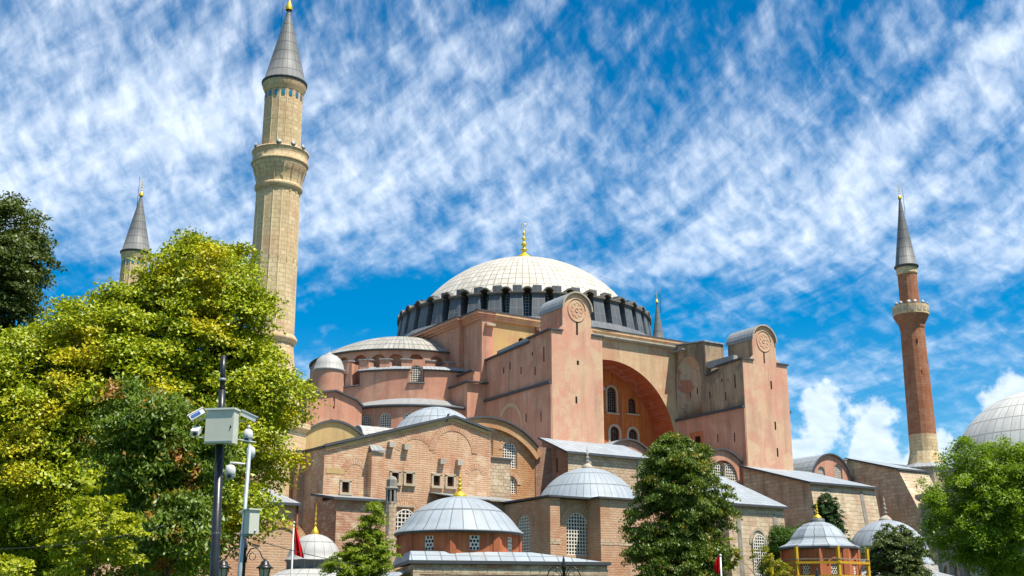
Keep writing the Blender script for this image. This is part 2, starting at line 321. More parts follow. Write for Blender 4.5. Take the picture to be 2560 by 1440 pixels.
M['marble']=plain('pale_trim',(.50,.41,.29),.85,.2,0,.4,1)
M['teal']=plain('turquoise_tile',(.01,.20,.30),.3,.5)
M['rust']=plain('rusty_window_bars',(.10,.045,.025),.8,.2)
M['bark']=plain('tree_bark',(.10,.075,.05),.95,.1,0,.7,4)
M['black']=plain('black_painted_metal',(.012,.012,.013),.35,.5,0,.3,6,(.05,.05,.05))
M['galv']=plain('galvanised_steel',(.36,.42,.44),.45,.5,.2,.35,9)
M['cab']=plain('cabinet_enamel',(.58,.58,.48),.45,.4,0,.15,2,(.40,.40,.34))
M['white']=plain('white_plastic',(.66,.66,.63),.35,.4,0,.15,5)
M['horn']=plain('horn_grey',(.36,.36,.33),.5,.4)
M['lens']=plain('camera_lens',(.015,.015,.02),.1,.6)
M['blue']=plain('blue_sticker',(.02,.10,.35),.4,.4)
M['red']=plain('red_flag_cloth',(.62,.008,.010),.75,.15,0,.3,4,(.40,.004,.006))
M['yellow']=plain('yellow_scaffold_timber',(.62,.36,.02),.7,.25,0,.4,3,(.42,.22,.03))
M['pipe']=plain('rusty_pipe',(.22,.06,.03),.7,.3)
M['lampglass']=plain('lamp_glass',(.50,.44,.34),.3,.5)
M['ground']=plain('park_lawn',(.05,.08,.025),.95,.1,0,.6,.2)
M['plank']=plain('grey_plank',(.34,.27,.2),.85,.2)
# ------------------------------------------------------------------ shared builders
def arch_pts(cu,v0,w,h,n=10,pointed=False,flat=False):
    r=w/2
    if flat: return [(cu-r,v0),(cu+r,v0),(cu+r,v0+h),(cu-r,v0+h)]
    hs=h-(r*1.25 if pointed else r); pts=[(cu-r,v0),(cu+r,v0)]
    for i in range(n+1):
        a=math.pi*i/n; x=r*math.cos(a); y=r*math.sin(a)
        if pointed: y=(1-abs(x)/r)**.62*r*1.25
        pts.append((cu+x,v0+hs+y))
    return pts
def window(parent,O,Nn,w,h,nx=5,kind='round',setb=.3,bar=.27,mat='grille',local=False,label=None,pane='glass',name='window',rim=.10):
    """lattice window: O bottom centre on the wall face, Nn outward normal"""
    Nn=Vector(Nn).normalized(); u=UP.cross(Nn).normalized(); O=Vector(O)-Nn*setb
    mb=MB(); pitch=w/nx; b=pitch*bar/2; r=w/2; t=.03
    flat=kind=='flat'; hs=h if flat else h-r
    def top(x): return h if flat else hs+math.sqrt(max(0,r*r-x*x))
    for i in range(nx+1):
        x=-r+i*pitch; x=max(-r+b,min(r-b,x)); tp=top(x)
        if tp>.05: mb.obox(O+u*x+UP*(tp/2),u*b,Nn*t,UP*tp/2)
    ny=max(2,round(h/pitch))
    for j in range(ny+1):
        z=j*h/ny; z=max(b,min(h-b,z)); hw=r if (flat or z<=hs) else math.sqrt(max(0,r*r-(z-hs)**2))
        if hw>.06: mb.obox(O+UP*z,u*hw,Nn*(t-.008),UP*b)
    if not flat:
        n=12; o1=[O+u*(r*math.cos(math.pi*i/n))+UP*(hs+r*math.sin(math.pi*i/n)) for i in range(n+1)]; k=(r-rim)/r
        o2=[O+u*(r*k*math.cos(math.pi*i/n))+UP*(hs+r*k*math.sin(math.pi*i/n)) for i in range(n+1)]
        for i in range(n): mb.ext([o1[i]-Nn*.03,o1[i+1]-Nn*.03,o2[i+1]-Nn*.03,o2[i]-Nn*.03],Nn*(t+.05))
    g=mb.build(name,M[mat],parent,local,label)
    pb=MB(); pp=[O-Nn*.12+u*a+UP*c for a,c in arch_pts(0,0,w,h,12,flat=flat)]; pb.face(pp); pb.build('pane',M[pane],g,True)
    return g
def slit(parent,O,Nn,w,h,local=False,name='arrow_slit'):
    Nn=Vector(Nn).normalized(); u=UP.cross(Nn).normalized(); mb=MB(); mb.obox(Vector(O),u*w/2,Nn*.02,UP*h/2); return mb.build(name,M['dark'],parent,local)
def finial(parent,c,z0,H,rb,mat='gold',local=False,ball=True):
    k=H; P=[(rb*.92,0),(rb*.95,.05),(rb*.88,.11),(rb*.66,.17),(rb*.36,.225),(rb*.18,.28),(rb*.16,.30),(rb*.42,.34),(rb*.18,.38),(rb*.14,.44),(rb*.36,.49),(rb*.14,.55),(rb*.11,.60),(rb*.27,.65),(rb*.1,.70),(rb*.08,.76),(rb*.17,.80),(rb*.07,.84),(rb*.05,.92),(0.001,1.0)]
    mb=MB(); mb.lathe([(r,z0+z*k) for r,z in P],20,c); return mb.build('finial',M[mat],parent,local)
def crescent(parent,c,z,r):
    mb=MB(); mb.tube([(c[0]+r*math.cos(R(a))*.8,c[1]-r*math.cos(R(a))*.6,z+r*math.sin(R(a))) for a in range(-60,241,25)],.05,6); return mb.build('crescent',M['gold'],parent)
def cap(R0,z0,h,n=12,flare=None):
    """profile of a shallow spherical cap from the rim (R0,z0) up h"""
    rr=(R0*R0+h*h)/(2*h); t0=math.asin(min(1,R0/rr)) if h<=R0 else math.pi-math.asin(R0/rr); zc=z0+h-rr
    p=[(rr*math.sin(t0*(1-i/n)),zc+rr*math.cos(t0*(1-i/n))) for i in range(n+1)]; p[-1]=(0,z0+h)
    return (flare or [])+p
# ------------------------------------------------------------------ ground
g=MB(); g.face([(-2500,-2500,0),(2500,-2500,0),(2500,2500,0),(-2500,2500,0)]); go=g.build('ground',M['ground']); go['kind']='structure'
exec_parts=[]
# ------------------------------------------------------------------ the domed basilica
B=thing('domed_basilica',(0,0,0),'huge pink and brick domed mosque with a shallow pale central dome and round topped buttresses','mosque')
def bx(name,mat,*boxes,parent=None,local=False):
    mb=MB(); [mb.box(*b) for b in boxes]; return mb.build(name,M[mat],parent or B,local)
# central block
bx('wall','pink',(-19.4,19.4,-16.9,19.4,0,39.4),(-19.4,-11.35,-19.4,-16.85,0,39.4),(11.35,19.4,-19.4,-16.85,0,39.4),(-11.4,11.4,-19.4,-16.85,35.7,39.4),(-20.1,-19.38,-15.3,15.3,20,39.39),(-19.6,-17.9,-20.3,-19.38,20,39.38),(-21.7,-18.9,-20.32,-15.6,0,30.4),(-20.7,-19.35,-20.1,-15.7,30.38,32.0))
WXu=at(1304,860,y=-20.1).x+17.9
mb=MB(); mb.wall((-17.9,-20.1,0),(1,0,0),UP,[(0,30),(6.6,30),(6.6,39.0),(0,39.0)],[arch_pts(WXu,35.0,1.0,2.3,10)],.35); mb.build('wall',M['ochre'],B)
bx('niche_back','dark',(WXu-18.8,WXu-17.0,-19.74,-19.6,34.4,38.0))
# cornice of the square base
mb=MB()
for (z0,z1,o) in ((39.0,39.3,.22),(39.3,39.62,.48),(39.62,39.95,.85)):
    mb.box(-20.1-o,20.1+o,-15.3-o,15.3+o,z0,z1-.002); mb.box(-19.6-o,19.6+o,-20.3-o*.55+.03,20.3+o,z0+.001,z1)
mb.build('cornice',M['pink'],B)
for i_,(z0,z1,o) in enumerate(((39.0,39.3,.22),(39.3,39.62,.48),(39.62,39.95,.85))): bx('south_cornice','cream',(-17.8,20.1+o,-20.3-o*.55-.02,-19.2,z0-.003,z1-.003))
mb=MB(); mb.box(-21.05,21.05,-16.25,16.25,39.951,40.09); mb.box(-20.55,20.55,-20.85,21.15,39.95,40.1); mb.build('roof_edge',M['edge'],B)
mb=MB(); mb.box(-19.2,-17.9,-20.9,-20.2,38.1,38.4); mb.build('bracket',M['marble'],B)
# coping ledges
def coping(pts,w=.28,h=.16,mat='edge',side=None):
    mb=MB(); mb.sweep(pts,w,h,side); return mb.build('coping',M[mat],B)
coping([(-22.0,-20.6,30.6),(-18.9,-20.6,30.6)]); coping([(-21.85,-20.6,30.55),(-21.85,-15.6,30.45)]); coping([(-20.8,-20.3,32.2),(-20.8,-15.6,32.05)])
# drum skirt and dome
mb=MB(); mb.lathe([(21.0,40.1),(20.3,40.5),(19.9,41.3),(16.5,41.6)],80,un=100,vs=1); mb.build('drum_skirt',M['lead_dark'],B)
mb=MB(); mb.lathe([(16.9,41),(16.9,45.5)],80,un=120); mb.build('drum',M['lead_dark'],B)
mb=MB(); mb.lathe(cap(17.0,45.3,9.85,24,[(17.25,45.15)]),96,un=96,vs=1.28); DM=mb.build('main_dome',M['dome'],B)
finial(B,(0,0),55.1,5.9,1.45); crescent(B,(0,0),61.15,.34)
def radial(mb0,name,mat,ang,parent=B):
    o=mb0.build(name,M[mat],parent,False); o.rotation_euler=(0,0,R(ang)); return o
def cp(o,ang,parent=B):
    c=o.copy(); COL.objects.link(c); c.parent=parent; c.rotation_euler=(0,0,R(ang))
    for ch in [q for q in bpy.data.objects if q.parent==o]:
        d=ch.copy(); COL.objects.link(d); d.parent=c
    return c
mb=MB(); mb.ext([(16.5,-.86,40.6),(20.0,-1.0,40.6),(19.15,-.86,44.85),(16.5,-.86,44.85)],(0,0,0),(0,0)) if False else None
hw0,hw1=1.02,.84
P_=[(19.7,-hw0,40.6),(19.7,hw0,40.6),(19.05,hw1,44.85),(19.05,-hw1,44.85)]; Q_=[(16.5,-hw0,40.6),(16.5,hw0,40.6),(16.5,hw1,44.85),(16.5,-hw1,44.85)]
mb.face(P_); mb.face([Q_[0],P_[0],P_[3],Q_[3]]); mb.face([P_[1],Q_[1],Q_[2],P_[2]]); mb.face([P_[3],P_[2],Q_[2],Q_[3]])
pier=radial(mb,'drum_buttress','lead_dark',0)
mb=MB(); mb.box(16.6,19.38,-1.05,1.05,44.86,45.08); mb.box(16.6,19.26,-.95,.95,44.7,44.85); mb.build('cap',M['cap'],pier,True)
mb=MB(); mb.box(16.9,17.95,-.62,.62,45.09,46.35); mb.build('block',M['lead_dark'],pier,True)
for k in range(1,40): cp(pier,9*k)
mb=MB(); n=9
for i in range(n):
    a0,a1=math.pi*i/n,math.pi*(i+1)/n
    for (ra,rb) in ((.72,.92),):
        q=[(16.8,rb*math.cos(a0),44.85+rb*math.sin(a0)),(16.8,rb*math.cos(a1),44.85+rb*math.sin(a1)),(16.8,ra*math.cos(a1),44.85+ra*math.sin(a1)),(16.8,ra*math.cos(a0),44.85+ra*math.sin(a0))]
        mb.ext(q,(2.55,0,0))
hood=radial(mb,'window_hood','cap',4.5)
for k in range(1,40): cp(hood,4.5+9*k)
dw=window(B,(17.2,0,41.7),(1,0,0),1.25,3.4,3,setb=0,mat='galv',bar=.22,name='drum_window'); dw.rotation_euler=(0,0,R(4.5))
for k in range(1,40): cp(dw,4.5+9*k)
# ---- west half dome
SC=(-20.7,0)
mb=MB(); mb.lathe(cap(12.5,36.0,4.0,12,[(12.9,35.9)]),60,SC,90,300,un=64,vs=2.2); mb.build('half_dome',M['lead_streak'],B)
mb=MB(); mb.lathe([(12.75,35.72),(13.0,35.78),(12.98,35.92),(12.5,36.0)],60,SC,90,300); mb.build('roof_edge',M['edge'],B)
def curved(mb,c,Rr,z0,z1,a0,a1,holes=(),depth=.6,step=3.0):
    """faceted curved wall, holes: (angle,width,z bottom,height)"""
    cuts=[]; 
    for (a,w_,zb,h_) in holes: da=math.degrees(math.asin((w_/2+.12)/Rr)); cuts.append((a-da,a+da,(a,w_,zb,h_)))
    cuts.sort(); cur=a0; segs=[]
    for s0,s1,hh in cuts: segs.append((cur,s0,None)); segs.append((s0,s1,hh)); cur=s1
    segs.append((cur,a1,None))
    for s0,s1,hh in segs:
        n=1 if hh else max(1,int(abs(s1-s0)/step+.5))
        for i in range(n):
            b0,b1=R(s0+(s1-s0)*i/n),R(s0+(s1-s0)*(i+1)/n)
            p0=Vector((c[0]+Rr*math.cos(b0),c[1]+Rr*math.sin(b0),0)); p1=Vector((c[0]+Rr*math.cos(b1),c[1]+Rr*math.sin(b1),0)); u=(p1-p0); L=u.length; u.normalize()
            hs=[arch_pts(L/2,hh[2],hh[1],hh[3],12)] if hh else []
            mb.wall(p0,u,UP,[(0,z0),(L,z0),(L,z1),(0,z1)],hs,depth,uoff=Rr*b0)
def on_circle(c,Rr,a,z): return Vector((c[0]+Rr*math.cos(R(a)),c[1]+Rr*math.sin(R(a)),z))
NA=(192.5,204.8,217.2,228.9,239.5,251.7,264.5,277)
mb=MB(); curved(mb,SC,12.6,28,35.75,90,300,[(a,1.95,32.4 if i in (2,5) else 33.2,2.05 if i not in(2,5) else 2.9) for i,a in enumerate(NA)],.9); mb.build('wall',M['pink'],B)
mb=MB(); mb.lathe([(11.75,28),(11.75,35.7)],50,SC,90,300); mb.build('niche_back',M['pink'],B)
for i in range(len(NA)+1):
    a=(NA[i-1]+NA[i])/2 if 0<i<len(NA) else (NA[0]-6 if i==0 else NA[-1]+6)
    d=Vector((math.cos(R(a)),math.sin(R(a)),0)); t=Vector((-d.y,d.x,0)); c0=Vector((SC[0],SC[1],33.35))+d*13.3; mb=MB(); cb=MB()
    mb.obox(c0,t*.66,d*.95,UP*.85)
    top=[c0-d*.9-t*.8+UP*1.2,c0+d*1.1-t*.8+UP*.9,c0+d*1.1+t*.8+UP*.9,c0-d*.9+t*.8+UP*1.2]; cb.ext(top,(0,0,-.14))
    sb_=mb.build('small_buttress',M['pink'],B); cb.build('buttress_cap',M['lead_roof'],sb_,True)
# lower wall around the half dome, broken by two recesses
LC=(-18.1,0); LR=16.5
for (a0,a1) in ((150,206.5),(215.5,238.3),(245.3,292)):
    mb=MB(); curved(mb,LC,LR,20,32.65,a0,a1,step=2.4)
    for a in (a0,a1): p,q=on_circle(LC,LR,a,20),on_circle(LC,LR-4.5,a,20); mb.face([p,q,q+UP*12.65,p+UP*12.65])
    mb.build('wall',M['pink'],B)
    mb=MB(); mb.lathe([(LR+.25,32.55),(LR+.2,32.78),(LR-1.2,33.35),(LR-3.5,33.8)],24,LC,a0-.8,a1+.8,un=int((a1-a0)/2.6),vs=1.5); mb.build('roof',M['lead_roof'],B)
    mb=MB(); mb.lathe([(LR+.05,32.45),(LR+.3,32.5),(LR+.3,32.66)],24,LC,a0-.8,a1+.8); mb.build('roof_edge',M['edge'],B)
for a_ in ((LR,20,30.7,206.5,215.5),(LR,20,30.8,238.3,245.3),(LR-1.1,30,34.2,237.9,245.7,[(241.6,1.55,31.1,2.35)],.4),(LR-1.6,30,33.9,206,216)): mb=MB(); curved(mb,LC,*a_); mb.build('recessed_wall',M['pink'],B)
for a0,a1,z in ((206.6,215.4,30.75),(238.4,245.2,30.85)):
    mb=MB(); mb.lathe([(LR+.25,z-.05),(LR+.22,z+.1),(LR-1.8,z+.35)],6,LC,a0-.5,a1+.5); mb.build('sill',M['edge'],B)
a=241.6; window(B,on_circle(LC,LR-1.1,a,31.1),(math.cos(R(a)),math.sin(R(a)),0),1.55,2.35,5,setb=.2)
# tall pilaster in the left recess
mb=MB(); d=Vector((math.cos(R(209)),math.sin(R(209)),0)); t=Vector((-d.y,d.x,0)); mb.obox(Vector((LC[0],LC[1],31.9))+d*(LR-.8),t*.5,d*.7,UP*1.9); mb.build('pilaster',M['pink'],B)
# ---- stair block with slit window and door in front of the half dome
SB=-16.0
pL=at(768,985,y=SB); pP=at(838,977,y=SB); pM=at(890,1000,y=SB); pR=at(905,1018,y=SB)
x0=pL.x; mb=MB()
out=[(0,18),(pR.x-x0,18),(pR.x-x0,pR.z),(pM.x-x0,pM.z),(pP.x-x0,pP.z),(0,pL.z)]
dz=at(828,1085,y=SB); sz=at(835,1007,y=SB)
hl=[arch_pts(dz.x-x0,dz.z-.3,.95,2.1),arch_pts(sz.x-x0,sz.z-.7,.24,1.5)]
mb.wall((x0,SB,0),(1,0,0),UP,out,hl,.5); mb.face([(x0,SB,18),(x0,SB,pL.z),(x0,SB+18,pL.z),(x0,SB+18,18)])
mb.build('wall',M['pink'],B)
bx('door_void','dark',(dz.x-.6,dz.x+.6,SB+.5,SB+.56,dz.z-.5,dz.z+2),(sz.x-.2,sz.x+.2,SB+.5,SB+.56,sz.z-.9,sz.z+1))
mb=MB(); 
for a,b in ((pL,pP),(pP,pM),(pM,pR)):
    mb.face([(a.x,SB,a.z),(b.x,SB,b.z),(b.x,SB+14,b.z+.3),(a.x,SB+14,a.z+.3)])
mb.build('roof',M['lead_roof'],B)
coping([pL+Vector((-.2,-.1,.12)),pP+Vector((0,-.1,.12)),pM+Vector((0,-.1,.1)),pR+Vector((.2,-.1,.1))],.25,.2,side=(0,1,0))
coping([(x0-.1,SB-.2,pL.z+.1),(x0-.1,SB+14,pL.z+.1)])
TC=(at(822,925,y=-14).x,-14.0)
mb=MB(); mb.lathe([(1.85,26.5),(1.85,31.1)],40,TC); mb.build('turret_wall',M['pink'],B)
mb=MB(); mb.lathe([(1.86,31.0),(2.02,31.12),(2.02,31.25),(1.86,31.4),(1.78,31.9),(1.45,32.6),(.95,33.05),(.4,33.3),(.12,33.5),(.0,33.55)],40,TC,un=26,vs=2.5); mb.build('turret_roof',M['lead_grey'],B)
finial(B,TC,33.4,1.0,.16,'stone')
# ---- exedra with lattice windows
EC=(-23.0,-8.4); ER=11.2
hw=[(210.5,1.5,24.0,2.3),(224.2,1.5,24.0,2.35),(239.7,1.5,24.0,2.35),(256,1.5,24.0,2.35)]
mb=MB(); curved(mb,EC,ER,17,27.0,196,284,hw,.5,2.5); mb.build('wall',M['pink'],B)
mb=MB(); mb.lathe([(ER+.1,26.95),(ER+.35,27.0),(ER+.35,27.3),(ER+.1,27.35)],40,EC,190,286); mb.build('roof_edge',M['edge'],B)
mb=MB(); mb.lathe([(ER+.3,27.31),(ER-1.5,27.75),(ER-3,28.5),(4,29.6)],40,EC,190,286,un=40,vs=2); mb.build('roof',M['lead_roof'],B)
for a,w_,z,h_ in hw: window(B,on_circle(EC,ER,a,z),(math.cos(R(a)),math.sin(R(a)),0),w_,h_,5,setb=.25)
def ring(mb,O,u,Nn,hs,r0,r1,th=.12,n=16,a0=0,a1=180,legs=0,ellip=1):
    """voussoir arch ring; brick rows run radially"""
    O,u,Nn=Vector(O),Vector(u),Vector(Nn)
    P=lambda r,a:O+u*(r*math.cos(a))+UP*(hs+r*ellip*math.sin(a))+Nn*th
    for i in range(n):
        b0,b1=R(a0+(a1-a0)*i/n),R(a0+(a1-a0)*(i+1)/n); rm=(r0+r1)/2
        mb.face([P(r0,b0),P(r1,b0),P(r1,b1),P(r0,b1)],[(0,rm*b0),(r1-r0,rm*b0),(r1-r0,rm*b1),(0,rm*b1)])
        mb.face([P(r0,b0),P(r0,b1),P(r0,b1)-Nn*(th+.05),P(r0,b0)-Nn*(th+.05)]); mb.face([P(r1,b0),P(r1,b1),P(r1,b1)-Nn*(th+.05),P(r1,b0)-Nn*(th+.05)])
    for k in (-1,1):
        if legs:
            mb.obox(O+u*(k*(r0+r1)/2)+UP*(hs-legs/2)+Nn*(th/2),u*(r1-r0)/2,Nn*th/2,UP*legs/2)
# ---- the two great buttresses
def buttress(x0,x1,inner,south,west_up,west_lo):
    yS=-35.0; tx0,tx1=(x0+x1)/2-2.1,(x0+x1)/2+2.1
    mb=MB()
    if x0<0: mb.ext([(x0,-18,10),(x0,yS,10),(x0,yS,34.6),(x0,-30.3,34.4),(x0,-30.3,33.9),(x0,-18,33.5)],(x1-x0,0,0))
    else:
        mb.ext([(x0,-26.9,10),(x0,yS,10),(x0,yS,34.6),(x0,-30.3,34.4),(x0,-30.3,33.9),(x0,-26.9,33.8)],(x1-x0,0,0)); mb.box(x0+2.0,x1,-26.9,-18,10,33.5)
    mb.build('buttress_core',M[west_up],B)
    mb=MB(); mb.box(x0-.14,x0+.02,yS-.06,-19,10,28.15); mb.build('wall',M[west_lo],B)
    mb=MB(); mb.sweep([(x0-.22,yS-.1,28.42),(x0-.22,-19.0,28.42)],.22,.3); mb.sweep([(x1+.15,yS-.1,28.42),(x1+.15,-19.0,28.42)],.2,.3); mb.build('ledge',M['edge'],B)
    # tower: front panel with rounded head
    r=2.1; cz=37.5; cxx=(x0+x1)/2
    hd=[(cxx+r*math.cos(math.pi*i/20),cz+r*math.sin(math.pi*i/20)) for i in range(21)]
    f=[(x0,10),(x1,10),(x1,34.55),(tx1+.5,34.85),(tx1,35.3)]+hd+[(tx0,35.3),(tx0-.5,34.85),(x0,34.55)]
    mb=MB(); mb.ext([(a,yS-.02,b) for a,b in f],(0,-.1,0)); mb.build('front_wall',M[south],B)
    mb=MB(); mb.ext([(tx0,yS,34),(tx1,yS,34)]+[(a,yS,b) for a,b in hd],(0,4.6,0)); mb.build('tower_wall',M[west_up],B)
    mb=MB(); n=14
    for i in range(n):
        a0,a1=math.pi*i/n,math.pi*(i+1)/n
        q=[(cxx+rr*math.cos(a),yS-.3,cz-.05+rr*math.sin(a)) for rr,a in ((r+.13,a0),(r+.13,a1),(r+.02,a1),(r+.02,a0))]; mb.ext(q,(0,5.1,0))
    mb.build('tower_roof',M['lead_roof'],B)
    mb=MB()
    for i in range(n):
        a0,a1=math.pi*i/n,math.pi*(i+1)/n
        q=[(cxx+rr*math.cos(a),yS-.42,cz-.05+rr*math.sin(a)) for rr,a in ((r+.16,a0),(r+.16,a1),(r-.02,a1),(r-.02,a0))]; mb.ext(q,(0,.16,0))
    mb.build('arched_rim',M['stone'],B)
    mb=MB()
    for s0 in ((x0-.2,tx0+.0),(tx1-.0,x1+.2)): mb.sweep([(s0[0],yS-.1,34.72),(s0[1],yS-.1,35.0 if s0[0]<tx0 else 34.72)] if False else [(s0[0],yS-.12,34.75),(s0[1],yS-.12,34.75)],.2,.18,(0,1,0))
    mb.sweep([(x0-.1,yS-.1,34.76),(x0-.1,-30.2,34.56)],.22,.2); mb.sweep([(x0-.1,-30.4,34.06),(x0-.1,-19.5 if x0<0 else -28,33.66)],.22,.2); mb.sweep([(x1+.1,yS-.1,34.76),(x1+.1,-30.2,34.56)],.2,.2)
    mb.build('coping',M['edge'],B)
    # rosette medallion
    cz2=cz-.05; mb=MB()
    mb.tube([(cxx+1.28*math.cos(2*math.pi*i/32),yS-.14,cz2+1.42*math.sin(2*math.pi*i/32)) for i in range(33)],.07,6)
    mb.tube([(cxx+.22*math.cos(2*math.pi*i/12),yS-.14,cz2+.24*math.sin(2*math.pi*i/12)) for i in range(13)],.045,6)
    for k in range(8):
        a=2*math.pi*k/8; c0=Vector((cxx+.62*math.cos(a),yS-.13,cz2+.68*math.sin(a)))
        mb.tube([c0+Vector((.25*math.cos(a+b_)*1.0,0,.27*math.sin(a+b_))) for b_ in [R(q) for q in range(-130,131,26)]],.035,5)
    mb.build('rosette',M['cream'],B)
    for (dx,z,w_,h_) in ((0,35.2,.26,1.6),(.05,31.0,.3,.5),(-.25,26.5,.26,.8)) if x0<0 else ((-.1,35.2,.22,1.5),(.9,31.6,.26,1.1),(1.2,26.2,.26,1.1),(1.3,22.7,.26,1.1)):
        slit(B,(cxx+dx,yS-.12,z),(0,-1,0),w_,h_)
    for (y,z,h_) in ((-33.5,31.9,1.8),(-31,32.4,.4),(-28.5,30.8,.9),(-26,31.8,.9),(-33,24.5,1.2),(-29.8,24.8,1.0),(-24.5,31.5,.8),(-31.6,30.2,1.0)): slit(B,(x0-.01,y,z) if z>28 else (x0-.14,y,z),(-1,0,0),.16,h_)
buttress(-18.9,-11.5,0,'tower','pink','pink')
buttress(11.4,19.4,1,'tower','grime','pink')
c=at(1275,1082,x=-19.04); mb=MB(); ring(mb,(-19.04,c.y,c.z),(0,-1,0),(-1,0,0),0,2.5,2.95,.05,24,0,180,0,1.25); mb.build('arch_relief',M['cream'],B)
c=at(1742,1098,x=11.26); mb=MB(); mb.box(11.2,11.27,c.y-1.3,c.y+1.3,c.z-1.5,c.z+1.0); mb.build('window_recess',M['redst'],B)
mb=MB(); mb.box(11.15,11.2,c.y-.8,c.y+.2,c.z-1.4,c.z+.35); mb.build('small_window',M['dark'],B)
# flashing box along the west shoulder of the near buttress
mb=MB(); mb.sweep([(-18.4,-30.2,34.75),(-18.4,-22.6,34.35)],.35,.7); mb.build('flashing',M['lead_roof'],B)
mb=MB(); mb.sweep([(12.0,-33.2,35.5),(12.0,-27.9,35.5)],.4,.9); mb.build('flashing',M['lead_roof'],B)
# inner shoulders rising to the great arch
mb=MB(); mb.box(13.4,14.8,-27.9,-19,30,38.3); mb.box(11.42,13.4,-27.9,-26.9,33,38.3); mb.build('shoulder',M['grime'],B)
mb=MB(); mb.ext([(11.2,-28.1,38.3),(14.8,-28.1,38.3),(14.8,-19,39.2),(11.2,-19,39.2)],(0,0,.18)); mb.build('roof',M['lead_blue'],B)
# painted niche beside the arch: a real hollow with a quarter sphere head
NY,NR,NZ,ND=-24.2,2.5,34.4,1.9
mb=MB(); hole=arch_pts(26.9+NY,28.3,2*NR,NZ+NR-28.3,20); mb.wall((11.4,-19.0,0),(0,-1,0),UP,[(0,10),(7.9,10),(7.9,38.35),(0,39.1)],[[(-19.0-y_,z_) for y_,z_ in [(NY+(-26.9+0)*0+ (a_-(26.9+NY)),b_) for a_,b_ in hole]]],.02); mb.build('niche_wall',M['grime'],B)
mb=MB(); n=16
for i in range(n):
    f0,f1=math.pi*i/n,math.pi*(i+1)/n
    p_=lambda f,z: (11.4+ND*math.sin(f),NY+NR*math.cos(f),z)
    mb.face([p_(f0,28.3),p_(f1,28.3),p_(f1,NZ),p_(f0,NZ)],[(f0*2,28.3),(f1*2,28.3),(f1*2,NZ),(f0*2,NZ)],True)
    for j in range(8):
        e0,e1=math.pi/2*j/8,math.pi/2*(j+1)/8
        s_=lambda f,e: (11.4+ND*math.sin(f)*math.cos(e),NY+NR*math.cos(f)*math.cos(e),NZ+NR*math.sin(e))
        q=[s_(f0,e0),s_(f1,e0),s_(f1,e1),s_(f0,e1)]; u_=[(f0*2,NZ+2*e0),(f1*2,NZ+2*e0),(f1*2,NZ+2*e1),(f0*2,NZ+2*e1)]
        mb.face(q[:3] if j==7 else q,u_[:3] if j==7 else u_,True)
mb.face([p_(math.pi*i/n,28.3) for i in range(n+1)]); mb.build('niche',M['niche'],B)
mb=MB(); mb.sweep([(11.0,-24.2,38.0),(11.0,-20.9,38.0)],.5,.14); mb.build('ledge',M['lead_roof'],B)
# ---- great south arch and its tympanum
AY=-21.5; AR=11.0; AZ=24.6
arc=[(AR*math.cos(math.pi*i/40),AZ+AR*math.sin(math.pi*i/40)) for i in range(41)]
out=[(11.4,16),(11.4,38.5),(-11.5,38.5),(-11.5,16),(-AR,16)]+arc[::-1]+[(AR,16)]
mb=MB(); mb.wall((0,AY,0),(1,0,0),UP,out); mb.build('arch_wall',M['cream'],B)
mb=MB()
pr=[(AR,16)]+arc+[(-AR,16)]
L=0
for i in range(len(pr)-1):
    a,b=pr[i],pr[i+1]; l=math.hypot(a[0]-b[0],a[1]-b[1]); mb.face([(a[0],AY,a[1]),(b[0],AY,b[1]),(b[0],-17.0,b[1]),(a[0],-17.0,a[1])],[(L,0),(L+l,0),(L+l,4.5),(L,4.5)]); L+=l
mb.build('arch_soffit',M['redsoffit'],B)
mb=MB(); lw=[(-9.9,24.6),(-6.6,24.9),(-3.3,25.1),(0,25.1),(3.7,25.1),(6.9,25.0),(10.05,24.7)]; uw=[(-7.0,29.5),(-3.4,29.3),(0,29.3),(3.3,29.3),(6.9,29.5)]
hl=[arch_pts(x+12,z,1.5,2.3) for x,z in lw[1:-1]]+[arch_pts(x+12,z,1.3 if abs(x)>5 else 1.5,2.2 if abs(x)>5 else 3.6) for x,z in uw]
mb.wall((-12,-17.25,0),(1,0,0),UP,[(0,16),(24,16),(24,37),(0,37)],hl,.4); mb.build('tympanum_wall',M['orange'],B)
for x,z in lw[1:-1]:
    fr=MB()
    window(B,(x,-17.25,z),(0,-1,0),1.5,2.3,5,mat='glass',pane='dark',setb=.25,bar=.35); ring(fr,(x,-17.25,z),(1,0,0),(0,-1,0),1.55,.78,1.12,.1,legs=1.55); fr.build('window_surround',M['marble'],B)
for x,z in uw:
    fr=MB(); w_,h_=(1.3,2.2) if abs(x)>5 else (1.5,3.6); window(B,(x,-17.25,z),(0,-1,0),w_,h_,4,mat='glass',pane='dark',setb=.25,bar=.35)
    if abs(x)<5: ring(fr,(x,-17.25,z),(1,0,0),(0,-1,0),h_-w_/2,.78,1.05,.1,legs=h_-w_/2)
    fr.box(x-1.1,x+1.1,-17.6,-17.2,z-.22,z-.05); fr.build('window_surround',M['marble'],B)
mb=MB(); mb.box(-11.3,11.3,-22.0,-20.5,38.45,38.62); mb.box(-11.3,11.3,-22.15,-20.5,38.62,38.82); mb.build('cornice',M['stone'],B)
